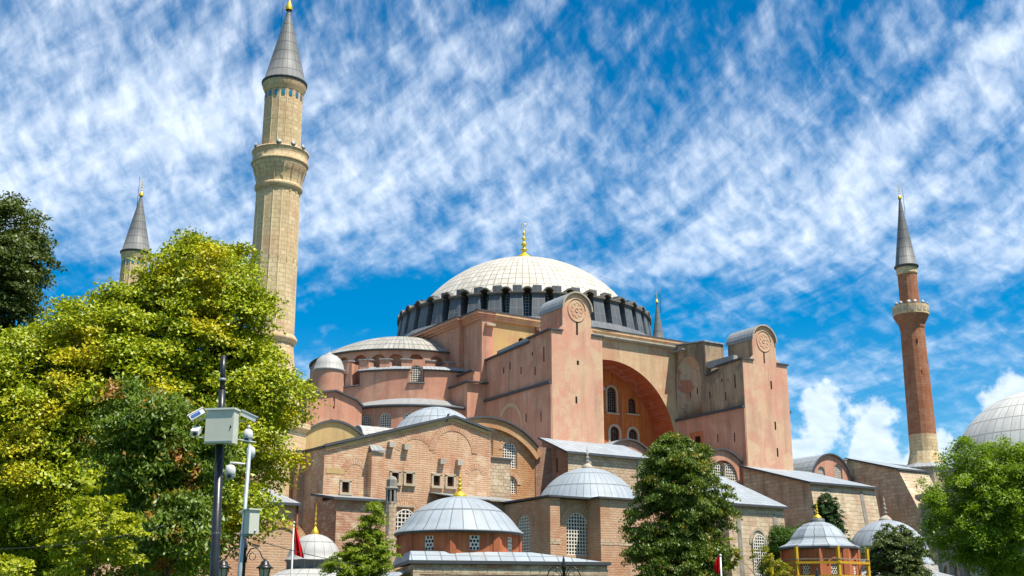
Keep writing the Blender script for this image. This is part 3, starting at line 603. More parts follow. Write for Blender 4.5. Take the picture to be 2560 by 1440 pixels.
# ---- vaulted bays between the buttresses
def barrel(xc,rad,zs,y0,y1,wall='pink',roofm='lead_blue',under=10,wins=(),rim='edge',name='lunette_wall',wx=None):
    n=24; arc=[(xc+rad*math.cos(math.pi*i/n),zs+rad*math.sin(math.pi*i/n)) for i in range(n+1)]
    mb=MB(); mb.wall((0,y0,0),(1,0,0),UP,[(xc-rad,under),(xc+rad,under)]+arc,wins,.4); 
    mb.face([(xc+rad,y0,under),(xc+rad,y1,under),(xc+rad,y1,zs),(xc+rad,y0,zs)]); mb.face([(xc-rad,y0,under),(xc-rad,y1,under),(xc-rad,y1,zs),(xc-rad,y0,zs)]); mb.build(name,M[wall],B)
    mb=MB(); L=0
    for i in range(n):
        a0,a1=math.pi*i/n,math.pi*(i+1)/n; q=[(xc+r_*math.cos(a),y0-.25,zs+r_*math.sin(a)) for r_,a in ((rad+.14,a0),(rad+.14,a1),(rad+.02,a1),(rad+.02,a0))]; mb.ext(q,(0,y1-y0+.25,0))
    mb.build('vault_roof',M[roofm],B)
    mb=MB()
    for i in range(n):
        a0,a1=math.pi*i/n,math.pi*(i+1)/n; q=[(xc+r_*math.cos(a),y0-.34,zs+r_*math.sin(a)) for r_,a in ((rad+.17,a0),(rad+.17,a1),(rad-.03,a1),(rad-.03,a0))]; mb.ext(q,(0,.12,0))
    mb.build('roof_edge',M[rim],B)
barrel(-7.0,4.1,18.45,-34,-17.4)
barrel(.6,3.3,18.8,-34,-17.4)
barrel(7.8,4.6,17.9,-34,-17.4,wins=[arch_pts(8.2,17.3,4.7,3.9,14)])
bx('window_back','pink',(5.5,11,-33.5,-33.3,15,22))
for k in (-1,1): window(B,(8.2+k*1.22,-33.95,17.3),(0,-1,0),2.1,3.55 ,6,setb=.2)
mb=MB(); mb.lathe([(.3,17.2),(.2,17.5),(.18,20.3),(.36,20.6),(.36,20.75)],12,(8.2,-34.0)); mb.build('column',M['marble'],B)
barrel(27.6,3.7,19.6,-34,-19,wins=[arch_pts(29.1,19.9,1.5,2.3),arch_pts(25.8,19.9,1.3,1.7)])
for x,w_,h_ in ((29.1,1.5,2.3),(25.8,1.3,1.7)): window(B,(x,-34,19.9),(0,-1,0),w_,h_,6,setb=.22)
barrel(22.5,4.2,19.2,-27,-10)
# infill body of the aisles under everything
bx('aisle_body','brick_dark',(-41,45,-33.5,34,0,18.3)); bx('aisle_roof','lead_roof',(-41.1,45.2,-33.7,34.2,18.3,18.5))
bx('gallery_body','pink',(-19.5,45,-17,30,18.5,24.0))
bx('gallery_roof','lead_roof',(11.4,45.3,-17.2,30,24.0,24.2))
mb=MB(); mb.lathe(cap(15,24.2,8,10),40,(22,0),-90,90,un=40,vs=1.6); mb.build('half_dome',M['lead_blue'],B)
# ---- stone base under the near buttress
def lean(x0,x1,y0,y1,zt0,zt1,batter,wm,sm,roofm='lead_blue',over=.45,name='base'):
    """block whose south face is battered; zt0 eave height (south), zt1 height at the north"""
    k=batter
    mb=MB(); mb.ext([(x0,y1,0),(x0,y0-k,0),(x0,y0,zt0),(x0,y1,zt1)],(x1-x0,0,0)); mb.build('wall',M[wm],B)
    mb=MB(); nrm=Vector((0,-zt0,-k)).normalized()
    v=Vector((0,k,zt0)); vl=v.length; vv=v.normalized(); mb.wall((x0,y0-k-.03,0),(1,0,0),vv,[(0,0),(x1-x0,0),(x1-x0,vl),(0,vl)]); mb.build('south_wall',M[sm],B)
    sl=(zt1-zt0)/(y1-y0)
    a=Vector((x0-over,y0-over,zt0-over*sl+.12)); b=Vector((x1+over,y0-over,zt0-over*sl+.12)); c=Vector((x1+over,y1,zt1+.12)); d=Vector((x0-over,y1,zt1+.12))
    mb=MB(); mb.ext([a,b,c,d],(0,0,.06)); mb.build('roof',M[roofm],B)
    mb=MB(); mb.sweep([a+Vector((0,-.03,.1)),b+Vector((0,-.03,.1))],.05,.26,(0,1,0)); mb.sweep([a+Vector((-.03,0,.1)),d+Vector((-.03,0,.1))],.05,.24); mb.build('roof_edge',M['edge'],B)
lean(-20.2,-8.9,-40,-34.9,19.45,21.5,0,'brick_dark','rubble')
bx('pilaster','stone',(-17.9,-17.2,-40.25,-39.9,10,19.2),(-10.6,-10.1,-40.25,-39.9,10,19.2)); slit(B,(-20.2,-37.9,18.2),(-1,0,0),.2,1.6)
lean(10.8,22.0,-46,-34.8,17.35,20.4,2.3,'ashlar','ashlar')
def groove(x,z0,z1,w_,yat):        # arched recess as a raised strip along the batter, its shade painted dark
    mb=MB(); q=[(x-w_/2,yat(z0),z0),(x+w_/2,yat(z0),z0),(x+w_/2,yat(z1),z1),(x,yat(z1+w_*.7),z1+w_*.7),(x-w_/2,yat(z1),z1)]; mb.ext(q,(0,-.05,0)); mb.build('groove_shade',M['greystone'],B)
for x in (13.5,19.4): groove(x,3,16.5,.62,lambda z:-46-2.3*(1-z/17.35)-.03)
lean(-6.3,2.1,-50,-40,13.75,18.0,.5,'ashlar','ashlar')
for x in (-4.8,.6): groove(x,1,12.7,.55,lambda z:-50-.5*(1-z/13.75)-.03)
window(B,(-2.15,-50.35,5.4),(0,-1,0),2.0,5.2,6,setb=-.02,bar=.3)
mb=MB(); ring(mb,(-2.15,-50.15,5.4),(1,0,0),(0,-1,0),4.2,1.05,1.3,.12,ellip=1.35); mb.build('window_surround',M['marble'],B)
lean(32.0,37.9,-41.6,-33,20.8,23.1,10.5,'ashlar','ashlar',over=.3)
bx('wall','ashlar',(31.0,44,-33.4,-20,10,22.9)); bx('roof','lead_roof',(30.9,44.2,-33.5,-20,22.9,23.05))
# ---- arched brick bay west of the near buttress
bc,br,bz=-28.7,9.0,13.85
arc=[(bc+br*math.cos(R(a)),bz+br*math.sin(R(a))) for a in np.linspace(44,136,24)]
hl=[arch_pts(-25.6,17.65,1.85,2.95),arch_pts(-28.55,18.9,1.5,3.2),arch_pts(-25.6,14.9,1.75,1.9)]
mb=MB(); mb.wall((0,-36.6,0),(1,0,0),UP,[(-35,2),(-21.6,2),(-21.6,arc[0][1])]+arc+[(-35,arc[-1][1])],hl,.4); mb.build('brick_wall',M['brick_orange'],B)
mb=MB(); ring(mb,(bc,-36.6,bz),(1,0,0),(0,-1,0),0,br-1.0,br,.5,40,38,142); mb.build('brick_arch',M['brick_orange'],B)
mb=MB()
for i in range(23):
    a,b=arc[i],arc[i+1]; q=[(a[0],-37.35,a[1]),(b[0],-37.35,b[1]),(b[0],-37.35,b[1]+.2),(a[0],-37.35,a[1]+.2)]; mb.ext(q,(0,.35,0))
mb.build('roof_edge',M['edge'],B)
mb=MB()
for i in range(23):
    a,b=arc[i],arc[i+1]; mb.face([(a[0],-37.1,a[1]+.14),(b[0],-37.1,b[1]+.14),(b[0],-20,b[1]+.14),(a[0],-20,a[1]+.14)])
mb.build('vault_roof',M['lead_roof'],B)
for x,z,w_,h_ in ((-25.6,17.65,1.85,2.95),(-28.55,18.9,1.5,3.2),(-25.6,14.9,1.75,1.9)):
    window(B,(x,-36.6,z),(0,-1,0),w_,h_,6,setb=.2)
for a_,b_,c_,d_,e_ in ((-25.6,17.65,2.0,1.0,1.45),(-28.55,18.9,2.4,.85,1.25),(-25.6,14.9,1.0,.95,1.4)): mb=MB(); ring(mb,(a_,-36.6,b_),(1,0,0),(0,-1,0),c_,d_,e_,.06); mb.build('brick_arch',M['voussoir'],B)
bx('stone_pier','rubble',(-29.4,-26.8,-38.6,-36.5,0,18.2)); bx('ledge','edge',(-29.6,-26.6,-38.8,-36.5,18.2,18.4))
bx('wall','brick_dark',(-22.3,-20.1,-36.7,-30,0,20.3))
# ---- big brick gable front
GY=-40.0
g0=at(812,1118,y=GY); g1=at(1132,1045,y=GY); g2=at(1227,1081,y=GY); gx=g0.x
cols=[at(p,1100,y=GY).x for p in (868,990,1025,1093,1127)]; zsq=[at(p,q,y=GY).z for p,q in ((868,1231),(990,1207),(1025,1209),(1093,1214),(1127,1216))]
hl=[arch_pts(cx0-gx,z0,.78,1.0,flat=True) for cx0,z0 in zip(cols,zsq)]
mb=MB(); mb.wall((gx,GY,0),(1,0,0),UP,[(0,0),(g2.x-gx,0),(g2.x-gx,g2.z),(g1.x-gx,g1.z),(0,g0.z)],hl,.45)
mb.face([(g2.x,GY,0),(g2.x,GY+4,0),(g2.x,GY+4,g2.z),(g2.x,GY,g2.z)]); mb.build('gable_wall',M['brick'],B)
def poly(name,mat,*faces):
    mb=MB(); [mb.face(f) for f in faces]; return mb.build(name,M[mat],B)
for cx0,z0 in zip(cols,zsq):
    mb=MB()
    for a in (-1,1): mb.box(cx0+a*.5-.12,cx0+a*.5+.12,GY-.1,GY+.15,z0-.1,z0+1.1)
    mb.box(cx0-.62,cx0+.62,GY-.1,GY+.15,z0+1.0,z0+1.25); mb.box(cx0-.7,cx0+.7,GY-.28,GY+.15,z0-.28,z0-.05)
    fr=mb.build('window',M['marble'],B)
    mb=MB(); mb.face([(cx0-.5,GY+.35,z0-.1),(cx0+.5,GY+.35,z0-.1),(cx0+.5,GY+.35,z0+1.1),(cx0-.5,GY+.35,z0+1.1)]); mb.build('pane',M['dark'],fr,True)
    mb=MB(); 
    for k in range(-3,4):
        mb.tube([(cx0+k*.2-.25,GY+.2,z0-.02),(cx0+k*.2+.25,GY+.2,z0+1.0)],.02,4,False); mb.tube([(cx0+k*.2+.25,GY+.22,z0-.02),(cx0+k*.2-.25,GY+.22,z0+1.0)],.02,4,False)
    mb.build('window_bars',M['rust'],fr,True)
# west flank in shade with two pilasters
x1=gx-.0; wp0=at(763,1128,y=GY+4.5); 
mb=MB(); s0=Vector((gx,GY,0)); s1=Vector((wp0.x,GY+4.5,0)); s2=at(747,1128,y=GY+4.5); s2=Vector((s2.x,GY+4.5,0)); s3=at(710,1140,x=s2.x); s3=Vector((s2.x,s3.y,0)); s4=Vector((s3.x-1.4,s3.y,0))
zt=[g0.z,at(763,1128,y=GY+4.5).z,at(747,1128,y=GY+4.5).z]; zt.append(at(710,1140,x=s2.x).z); zt.append(zt[-1]-.8)
pl=[s0,s1,s2,s3,s4]
for i in range(4):
    u=pl[i+1]-pl[i]; mb.face([pl[i],pl[i+1],pl[i+1]+UP*zt[i+1],pl[i]+UP*zt[i]])
mb.build('flank_wall',M['brick'],B)
top=[p+UP*(z+.1) for p,z in zip(pl,zt)]
mb=MB(); mb.face([top[0],top[1],top[2],top[3],top[3]+Vector((8,2,1.2)),Vector((gx+6,GY+8,g0.z+1.8))]); mb.build('roof',M['lead_roof'],B)
coping([top[0],top[1],top[2],top[3],top[4]],.22,.2)
# roof of gable block
mb=MB(); mb.ext([(g0.x-.2,GY-.3,g0.z+.1),(g1.x,GY-.3,g1.z+.12),(g1.x,GY-.3,g1.z+.22),(g0.x-.2,GY-.3,g0.z+.2)],(0,9,0)); mb.ext([(g1.x,GY-.3,g1.z+.12),(g2.x+.15,GY-.3,g2.z+.1),(g2.x+.15,GY-.3,g2.z+.2),(g1.x,GY-.3,g1.z+.22)],(0,9,0)); mb.build('roof',M['lead_roof'],B)
coping([(g0.x-.2,GY-.33,g0.z+.26),(g1.x,GY-.33,g1.z+.28),(g2.x+.15,GY-.33,g2.z+.26)],.06,.26,side=(0,1,0))
mb=MB(); mb.sweep([(g0.x,GY-.12,g0.z-.03),(g1.x,GY-.12,g1.z-.01),(g2.x,GY-.12,g2.z-.03)],.1,.3,(0,1,0)); mb.build('eaves_course',M['ochre'],B)
mb=MB(); c=at(1133,1130,y=GY); ring(mb,(c.x,GY,0),(1,0,0),(0,-1,0),c.z,2.2,2.85,.045,30,0,180); mb.build('blind_arch',M['voussoir'],B)
mb=MB(); c=at(1040,1140,y=GY); ring(mb,(c.x,GY,0),(1,0,0),(0,-1,0),c.z-.3,2.0,2.55,.025,20,20,160); mb.build('blind_arch',M['voussoir'],B)
mb=MB(); c=at(888,1185,y=GY); ring(mb,(c.x,GY,0),(1,0,0),(0,-1,0),c.z,.95,1.6,.025,16,10,170); mb.build('blind_arch',M['voussoir'],B)
mb=MB(); c=at(1190,1190,y=GY); ring(mb,(c.x,GY,0),(1,0,0),(0,-1,0),c.z,.7,1.3,.025,14,10,170); mb.build('blind_arch',M['voussoir'],B)
mb=MB(); c=at(1010,1300,y=GY); ring(mb,(c.x,GY,0),(1,0,0),(0,-1,0),c.z,1.35,2.1,.04,20,0,180); mb.build('blind_arch',M['voussoir'],B)
c=at(1010,1350,y=GY); window(B,(c.x,GY-.06,c.z),(0,-1,0),2.5,3.0,6,setb=-.1)
c=at(1135,1085,y=GY); mb=MB(); mb.obox((c.x-.9,GY-.15,c.z+1.6),(.1,0,.02),(0,.1,0),(.15,0,.45)); mb.build('rain_spout',M['edge'],B)
b0=at(928,1130,y=GY-.7); b1=at(957,1130,y=GY-.7); bx('wall_buttress','brick',(b0.x,b1.x,GY-.9,GY+.1,0,b0.z)); 
mb=MB(); mb.ext([(b0.x-.15,GY-1.1,b0.z+.05),(b1.x+.15,GY-1.1,b0.z+.05),(b1.x+.0,GY,b0.z+.7),(b0.x+.1,GY,b0.z+.7)],(0,0,.14)); mb.build('buttress_cap',M['lead_roof'],B)
b0=at(1175,1130,y=GY); 
for px,py in ((976,1112),(1013,1118),(1103,1154),(1146,1157)):
    c=at(px,py,y=GY); bx('corbel','stone',(c.x-.32,c.x+.32,GY-.5,GY,c.z-.3,c.z+.28))
c0=at(1085,1240,y=GY); c1=at(1180,1240,y=GY); bx('string_course','marble',(c0.x,c1.x,GY-.2,GY,c0.z-.1,c0.z+.12)); 
c0=at(945,1262,y=GY); c1=at(1035,1262,y=GY); bx('string_course','marble',(c0.x,c1.x,GY-.2,GY,c0.z-.1,c0.z+.12))
c0=at(818,1175,y=GY); bx('stone_band','ochre',(c0.x-.1,c0.x+1.9,GY-.03,GY+.01,c0.z-.3,c0.z+.25))
# low stone and brick block
p0=at(842,1246,y=-45); p1=at(967,1254,y=-45); p2=at(815,1247,x=p0.x)
bx('annex_wall','mixed',(p0.x,p1.x,-45,-39.8,0,p0.z)); 
mb=MB(); mb.ext([(p0.x-.4,-45.4,p0.z),(p1.x+.3,-45.4,p0.z),(p1.x+.3,-39.9,p0.z+.8),(p0.x-.4,-39.9,p0.z+.8)],(0,0,.08)); mb.build('roof',M['lead_roof'],B)
coping([(p0.x-.42,-39.9,p0.z+.9),(p0.x-.42,-45.42,p0.z+.1),(p1.x+.3,-45.42,p0.z+.1)],.06,.24)
# left brick wing under the tree
q1=at(745,1262,y=-48); bx('wing_wall','brick_tan',(q1.x-22,q1.x,-48,-36,0,q1.z))
mb=MB(); mb.ext([(q1.x-22,-48.5,q1.z),(q1.x+.1,-48.5,q1.z),(q1.x+.1,-38,q1.z+2.6),(q1.x-22,-38,q1.z+2.6)],(0,0,.08)); mb.build('roof',M['lead_roof'],B)
coping([(q1.x-22,-48.55,q1.z+.1),(q1.x+.1,-48.55,q1.z+.1)],.06,.24,side=(0,1,0)); mb=MB(); mb.tube([(q1.x-.1,-48.2,0),(q1.x-.1,-48.2,q1.z)],.1,8); mb.build('downpipe',M['pipe'],B)
mb=MB(); c=at(702,1345,y=-48); ring(mb,(c.x,-48,0),(1,0,0),(0,-1,0),c.z-1,1.9,2.6,.1,20,10,170); mb.build('blind_arch',M['brick_orange'],B)
# ochre gable, lead barrel and small pale dome behind the gable
YY=-30.5; a=at(748,1092,y=YY); b=at(832,1062,y=YY); c=at(908,1092,y=YY)
arcp=[]
for i in range(13):
    t=i/12; x=a.x+(c.x-a.x)*t; arcp.append((x,a.z+(b.z-a.z)*math.sin(math.pi*t)**.9+(c.z-a.z)*t))
mb=MB(); mb.ext([(a.x,YY,16),(c.x,YY,16)]+[(x,YY,z) for x,z in arcp[::-1]],(0,6,0)); mb.build('wall',M['ochre'],B)
coping([(x,YY-.15,z+.22) for x,z in arcp],.12,.22,side=(0,1,0))
mb=MB(); [mb.face([(arcp[i][0],YY-.2,arcp[i][1]+.1),(arcp[i+1][0],YY-.2,arcp[i+1][1]+.1),(arcp[i+1][0],YY+6,arcp[i+1][1]+.1),(arcp[i][0],YY+6,arcp[i][1]+.1)]) for i in range(12)]; mb.build('roof',M['lead_roof'],B)
e=at(905,1064,y=-29); bz_=e.z-1.75
mb=MB(); n=14
for i in range(n):
    a0,a1=math.pi*i/n,math.pi*(i+1)/n; q=[(e.x-.6,-29+rr*math.cos(a_),bz_+rr*math.sin(a_)) for rr,a_ in ((1.75,a0),(1.75,a1),(1.65,a1),(1.65,a0))]; mb.ext(q,(9,0,0))
mb.build('vault_roof',M['lead_grey'],B)
mb=MB(); mb.ext([(e.x-.5,-29+1.66*math.cos(math.pi*i/n),bz_+1.66*math.sin(math.pi*i/n)) for i in range(n+1)],(.1,0,0)); mb.build('vault_end',M['lead_dark'],B)
wc=at(1090,1070,y=-30); mb=MB(); mb.lathe(cap(4.7,wc.z-.4,2.75,10,[(4.9,wc.z-.5)]),48,(wc.x,-30),un=28,vs=1.7); mb.build('small_dome',M['lead_blue'],B)
# ------------------------------------------------------------------ minarets
def minaret(name,label,x,y,prof_parts,spire,n=16,spk=True,zb=None,rb=None,fin=(3,.3),mats=('minstone','spire'),tiles=None,group='minarets around the mosque'):
    T=thing(name,(x,y,0),label,'minaret',group)
    rot=11.25
    for nm,mat,pr,nn in prof_parts:
        mb=MB(); mb.lathe(pr,nn,(x,y),rot,rot+360,un=2*math.pi*pr[0][0],vs=1,smooth=nn>20); mb.build(nm,M[mat],T)
    if spire:
        r,z0,z1=spire; mb=MB(); mb.lathe([(r+.12,z0-.15),(r+.12,z0),(r,z0+.05),(r*.66,z0+(z1-z0)*.36),(r*.3,z0+(z1-z0)*.73),(.12,z1)],24,(x,y),un=24,vs=(z1-z0)/7.3); mb.build('spire',M[mats[1]],T)
        mb=MB(); mb.lathe([(r+.02,z0-.35),(r+.2,z0-.2),(r+.2,z0-.02)],24,(x,y)); mb.build('spire_rim',M['edge'],T)
        finial(T,(x,y),z1-.15,fin[0],fin[1])
    return T
def flutes(T,x,y,r0,z0,r1,z1,n=16,rr=.09,mat='minstone'):
    mb=MB()
    for k in range(n):
        a=R(11.25+360*k/n); mb.tube([(x+r0*math.cos(a),y+r0*math.sin(a),z0),(x+r1*math.cos(a),y+r1*math.sin(a),z1)],rr,5,False)
    mb.build('fluting',M[mat],T)
def tiles(T,x,y,r,z,n=16,s=1.0):
    for k in range(n):
        a=R(11.25+360*(k+.5)/n); d=Vector((math.cos(a),math.sin(a),0)); t=Vector((-d.y,d.x,0)); c=Vector((x,y,z))+d*(r*math.cos(math.pi/n)+.02); mb=MB()
        pts=arch_pts(0,0,.34*s,.66*s,6); mb.ext([c+t*p+UP*q for p,q in pts],d*.04); mb.build('tile_window',M['teal'],T)
def horn(T,x,y,r,z,az,s=1.0):
    d=Vector((math.sin(R(az)),math.cos(R(az)),.0)); c=Vector((x,y,z))+d*r; mb=MB(); mb.tube([c-d*.35*s,c-d*.1*s,c+d*.12*s,c+d*.25*s],[.07*s,.09*s,.2*s,.36*s],12); mb.build('loudspeaker',M['horn'],T)
x,y=-51.8,-30.6
T=minaret('stone_minaret','tall fluted tan stone minaret with lead cone, the largest, beside the leafy plane tree',x,y,[
 ('base','minstone',[(4.6,0),(4.3,20.2),(4.75,20.5),(4.75,21.0),(3.9,21.1)],8),
 ('lower_shaft','minstone',[(3.75,21.0),(3.35,24),(2.75,27.4),(2.5,29.6)],16),
 ('shaft','minstone',[(2.5,30.4),(2.42,38),(2.36,46.7)],16),
 ('upper_shaft','minstone',[(2.12,50),(2.08,58.6)],16),
 ('ring','minstone',[(2.5,29.5),(2.8,29.8),(2.85,30.1),(2.62,30.45)],32),
 ('ring','minstone',[(2.36,46.6),(2.6,46.8),(2.6,47.1),(2.36,47.3)],32),
 ('corbel','minstone',[(2.36,47.2),(2.4,47.9),(2.6,48.6),(2.95,49.3),(2.95,49.5),(3.08,49.7)],32),
 ('balcony','minstone',[(3.05,49.6),(3.15,49.75),(3.0,49.9),(3.0,50.9),(3.12,51.0),(3.1,51.15),(2.8,51.15),(2.8,50),(2.0,50)],32),
 ('cornice','minstone',[(2.1,58.2),(2.2,58.5),(2.42,59.0),(2.42,59.4)],32)],(2.35,59.6,69.0),fin=(4.4,.42))
flutes(T,x,y,2.47,30.5,2.34,46.6,rr=.065); flutes(T,x,y,2.11,51,2.07,58.3,rr=.045); flutes(T,x,y,2.40,47.4,2.9,49.2,rr=.05); tiles(T,x,y,2.1,57.4)
mb=MB()
for k in range(16):
    a=R(360*(k+.5)/16+11.25); d=Vector((math.cos(a),math.sin(a),0)); t=Vector((-d.y,d.x,0)); c=Vector((x,y,46.1))+d*(2.36*math.cos(math.pi/16)+.02)
    mb.tube([c+t*p+UP*q for p,q in ((-.42,0),(-.3,.3),(0,.55),(.3,.3),(.42,0))],.05,4)
mb.build('arcade_moulding',M['minstone'],T)
mb=MB(); mb.lathe([(3.03,50.05),(3.03,50.8)],32,(x,y),un=60,vs=.3); mb.build('balcony_lattice',M['greystone'],T) if False else None
for az in (150,176,205,262): horn(T,x,y,2.9,51.35,az,.85)
mb=MB(); mb.tube([(x-1.0,y-.4,66.2),(x-.75,y-.3,71.5)],.03,5); mb.build('lightning_rod',M['black'],T)
x,y=-51.7,29.9
T=minaret('stone_minaret','small distant cream stone minaret with grey cone, far left behind the plane tree',x,y,[
 ('shaft','minstone',[(2.3,0),(2.2,46)],16),('upper_shaft','minstone',[(1.98,46),(1.95,55)],16),('balcony','minstone',[(2.2,46.5),(2.9,48.6),(2.9,50),(2,50)],32),
 ('cornice','minstone',[(1.95,54.6),(2.1,55.0),(2.2,55.6)],32)],(2.15,55.9,65.3),fin=(3.0,.35))
flutes(T,x,y,1.98,50,1.95,54.8,rr=.06); tiles(T,x,y,1.97,53.7)
mb=MB(); mb.tube([(x-.5,y,63),(x-.45,y,68.3)],.035,5); mb.build('lightning_rod',M['black'],T)
x,y=46.8,-34.4
T=minaret('brick_minaret','slender red brick minaret with stone parapet and narrow lead cone at right',x,y,[
 ('base','ashlar',[(3.4,0),(3.4,22.5)],8),('base_roof','lead_roof',[(3.7,22.4),(3.7,22.6),(2.5,23.3)],8),
 ('foot','minstone',[(2.5,23.2),(2.0,25.0),(1.95,27.5)],16),('shaft','brick_red',[(1.95,27.5),(1.72,43.5)],16),
 ('corbel','brick_red',[(1.72,43.2),(1.85,43.6),(1.85,44.0),(2.2,44.6),(2.6,45.4)],16),('balcony','minstone',[(2.6,45.4),(2.65,46.8),(2.45,46.8),(2.45,45.6),(1.4,45.6)],16),
 ('upper_shaft','brick_red',[(1.42,46),(1.4,52.0)],16),('cornice','minstone',[(1.42,51.8),(1.55,52.0),(1.5,52.9),(1.62,53.1)],16)],(1.6,53.2,64.2),fin=(2.6,.3))
for az in (150,185,215,235,262,280): horn(T,x,y,2.35,47.0,az,.95)
mb=MB(); mb.tube([(x+.5,y-.3,61.5),(x+.5,y-.3,66.2)],.035,5); mb.build('lightning_rod',M['black'],T)
for z,a in ((41.2,215),(36.5,208),(32.2,220)):
    d=Vector((math.sin(R(a)),math.cos(R(a)),0)); slit(T,Vector((x,y,z))+d*1.78,d,.18,.7)
for k in range(16):
    a=R(11.25+360*(k+.5)/16); d=Vector((math.cos(a),math.sin(a),0)); t=Vector((-d.y,d.x,0)); c=Vector((x,y,46.1))+d*(2.62*math.cos(math.pi/16)+.02)
    mb=MB(); mb.obox(c,t*.27,d*.03,UP*.32); mb.build('balcony_panel',M['stone'],T)
x,y=43.3,20.5
T=minaret('stone_minaret','thin grey minaret spire peeking over the drum just right of the main dome',x,y,[('shaft','minstone',[(1.6,0),(1.5,46)],16),('balcony','minstone',[(1.6,44),(2.3,45),(2.3,46),(1,46)],16),('upper_shaft','minstone',[(1.2,46),(1.2,51)],16)],(1.45,50.2,59.6),fin=(2.7,.3))
mb=MB(); mb.tube([(x+.6,y-.3,57.5),(x+.6,y-.3,62.8)],.04,5); mb.build('lightning_rod',M['black'],T)
# ------------------------------------------------------------------ square tomb (old baptistery) with shallow dome
T=thing('domed_tomb',(-26,-50,0),'square tan brick tomb with a wide shallow pale blue lead dome beside the chestnut tree','tomb')
def tp(name,mat,mb): return mb.build(name,M[mat],T)
y0=-55.0; a=at(1375,1243,y=y0); zT=a.z; X0=a.x; X1=at(1500,1243,y=y0-1.3).x; X2=X1+11
wc=at(1445,1388,y=y0+.8)
mb=MB(); mb.box(X0,X0+1.1,y0,y0+.95,0,zT); mb.wall((X0+1.1,y0+.8,0),(1,0,0),UP,[(0,0),(X1-X0,0),(X1-X0,zT),(0,zT)],[arch_pts(wc.x-X0-1.1,wc.z,2.55,3.95,14)],.5)
mb.box(X1,X2,y0-1.3,y0+10,0,zT+.05); 
q=at(1310,1392,x=X0); mb.wall((X0,-42,0),(0,-1,0),UP,[(0,0),(42+y0+10,0),(42+y0+10,zT-.2),(0,zT-.5)]) if False else None
tp('wall','brick_tan',mb)
mb=MB(); hy=q.y; yN=at(1238,1262,x=X0-.02).y
mb.wall((X0-.02,yN,0),(0,-1,0),UP,[(0,0),(yN-y0,0),(yN-y0,zT-.02),(0,zT-.1)],[arch_pts(yN-hy,q.z,2.3,4.0,14)],.5); mb.face([(X0,yN,0),(X0+9,yN,0),(X0+9,yN,zT),(X0,yN,zT)]); tp('west_wall','brick_tan',mb)
g1_=window(T,(wc.x,y0+.8,wc.z),(0,-1,0),2.55,3.95,8,setb=.15,bar=.30); window(T,(X0-.02,hy,q.z),(-1,0,0),2.3,4.0,8,setb=.15,bar=.30)
mb=MB(); ring(mb,(wc.x,y0+.8,wc.z),(1,0,0),(0,-1,0),3.95-1.27,1.35,2.0,.05,22); tp('brick_arch','voussoir',mb)
mb=MB(); ring(mb,(X0-.02,hy,q.z),(0,-1,0),(-1,0,0),4-1.15,1.2,1.8,.05,22); tp('brick_arch','voussoir',mb)
mb=MB(); mb.box(X0-.03,X0+1.12,y0-.03,y0+.02,wc.z+.9,wc.z+1.35); mb.box(X0+1.1,X1,y0+.77,y0+.81,wc.z+.9,wc.z+1.35) if False else None; mb.box(X1-.03,X2,y0-1.33,y0-1.28,wc.z+.9,wc.z+1.35); tp('stone_band','rubble',mb)
# roof slab following the plan
rp=[(X0-.35,yN),(X0-.35,y0-.35),(X1-.35,y0-.35),(X1-.35,y0-1.65),(X2,y0-1.65),(X2,yN)]
mb=MB(); mb.ext([(p,q_,zT+.02) for p,q_ in rp],(0,0,.16)); tp('roof_edge','edge',mb)
DC=Vector((-24.0,-49.6,0)); dr=at(1470,1240,y=-49.6); DC.x=dr.x
mb=MB(); ctr=(DC.x,DC.y,zT+.75)
n_=len(rp)
for i in range(n_): mb.face([(rp[i][0],rp[i][1],zT+.19),(rp[(i+1)%n_][0],rp[(i+1)%n_][1],zT+.19),ctr])
tp('roof','lead_blue',mb)
mb=MB(); mb.lathe(cap(5.15,zT+.3,3.5,14,[(5.3,zT+.2)]),64,(DC.x,DC.y),un=44,vs=1.9); tp('dome','lead_blue',mb)
finial(T,(DC.x,DC.y),zT+3.7,2.4,.6,'stone')
# neighbouring low wing roof (pale lead) joining the tomb to the gable
mb=MB(); l0=at(1235,1258,x=X0+1); mb.ext([(-37.5,-47.5,l0.z-.2),(X0+3,-47.5,l0.z-.2),(X0+3,-40,l0.z+.9),(-37.5,-40,l0.z+1.0)],(0,0,.1)); mb.build('roof',M['lead_roof'],B)
bx('wall','brick_dark',(-37,X0+1,-47,-40,0,l0.z-.2))
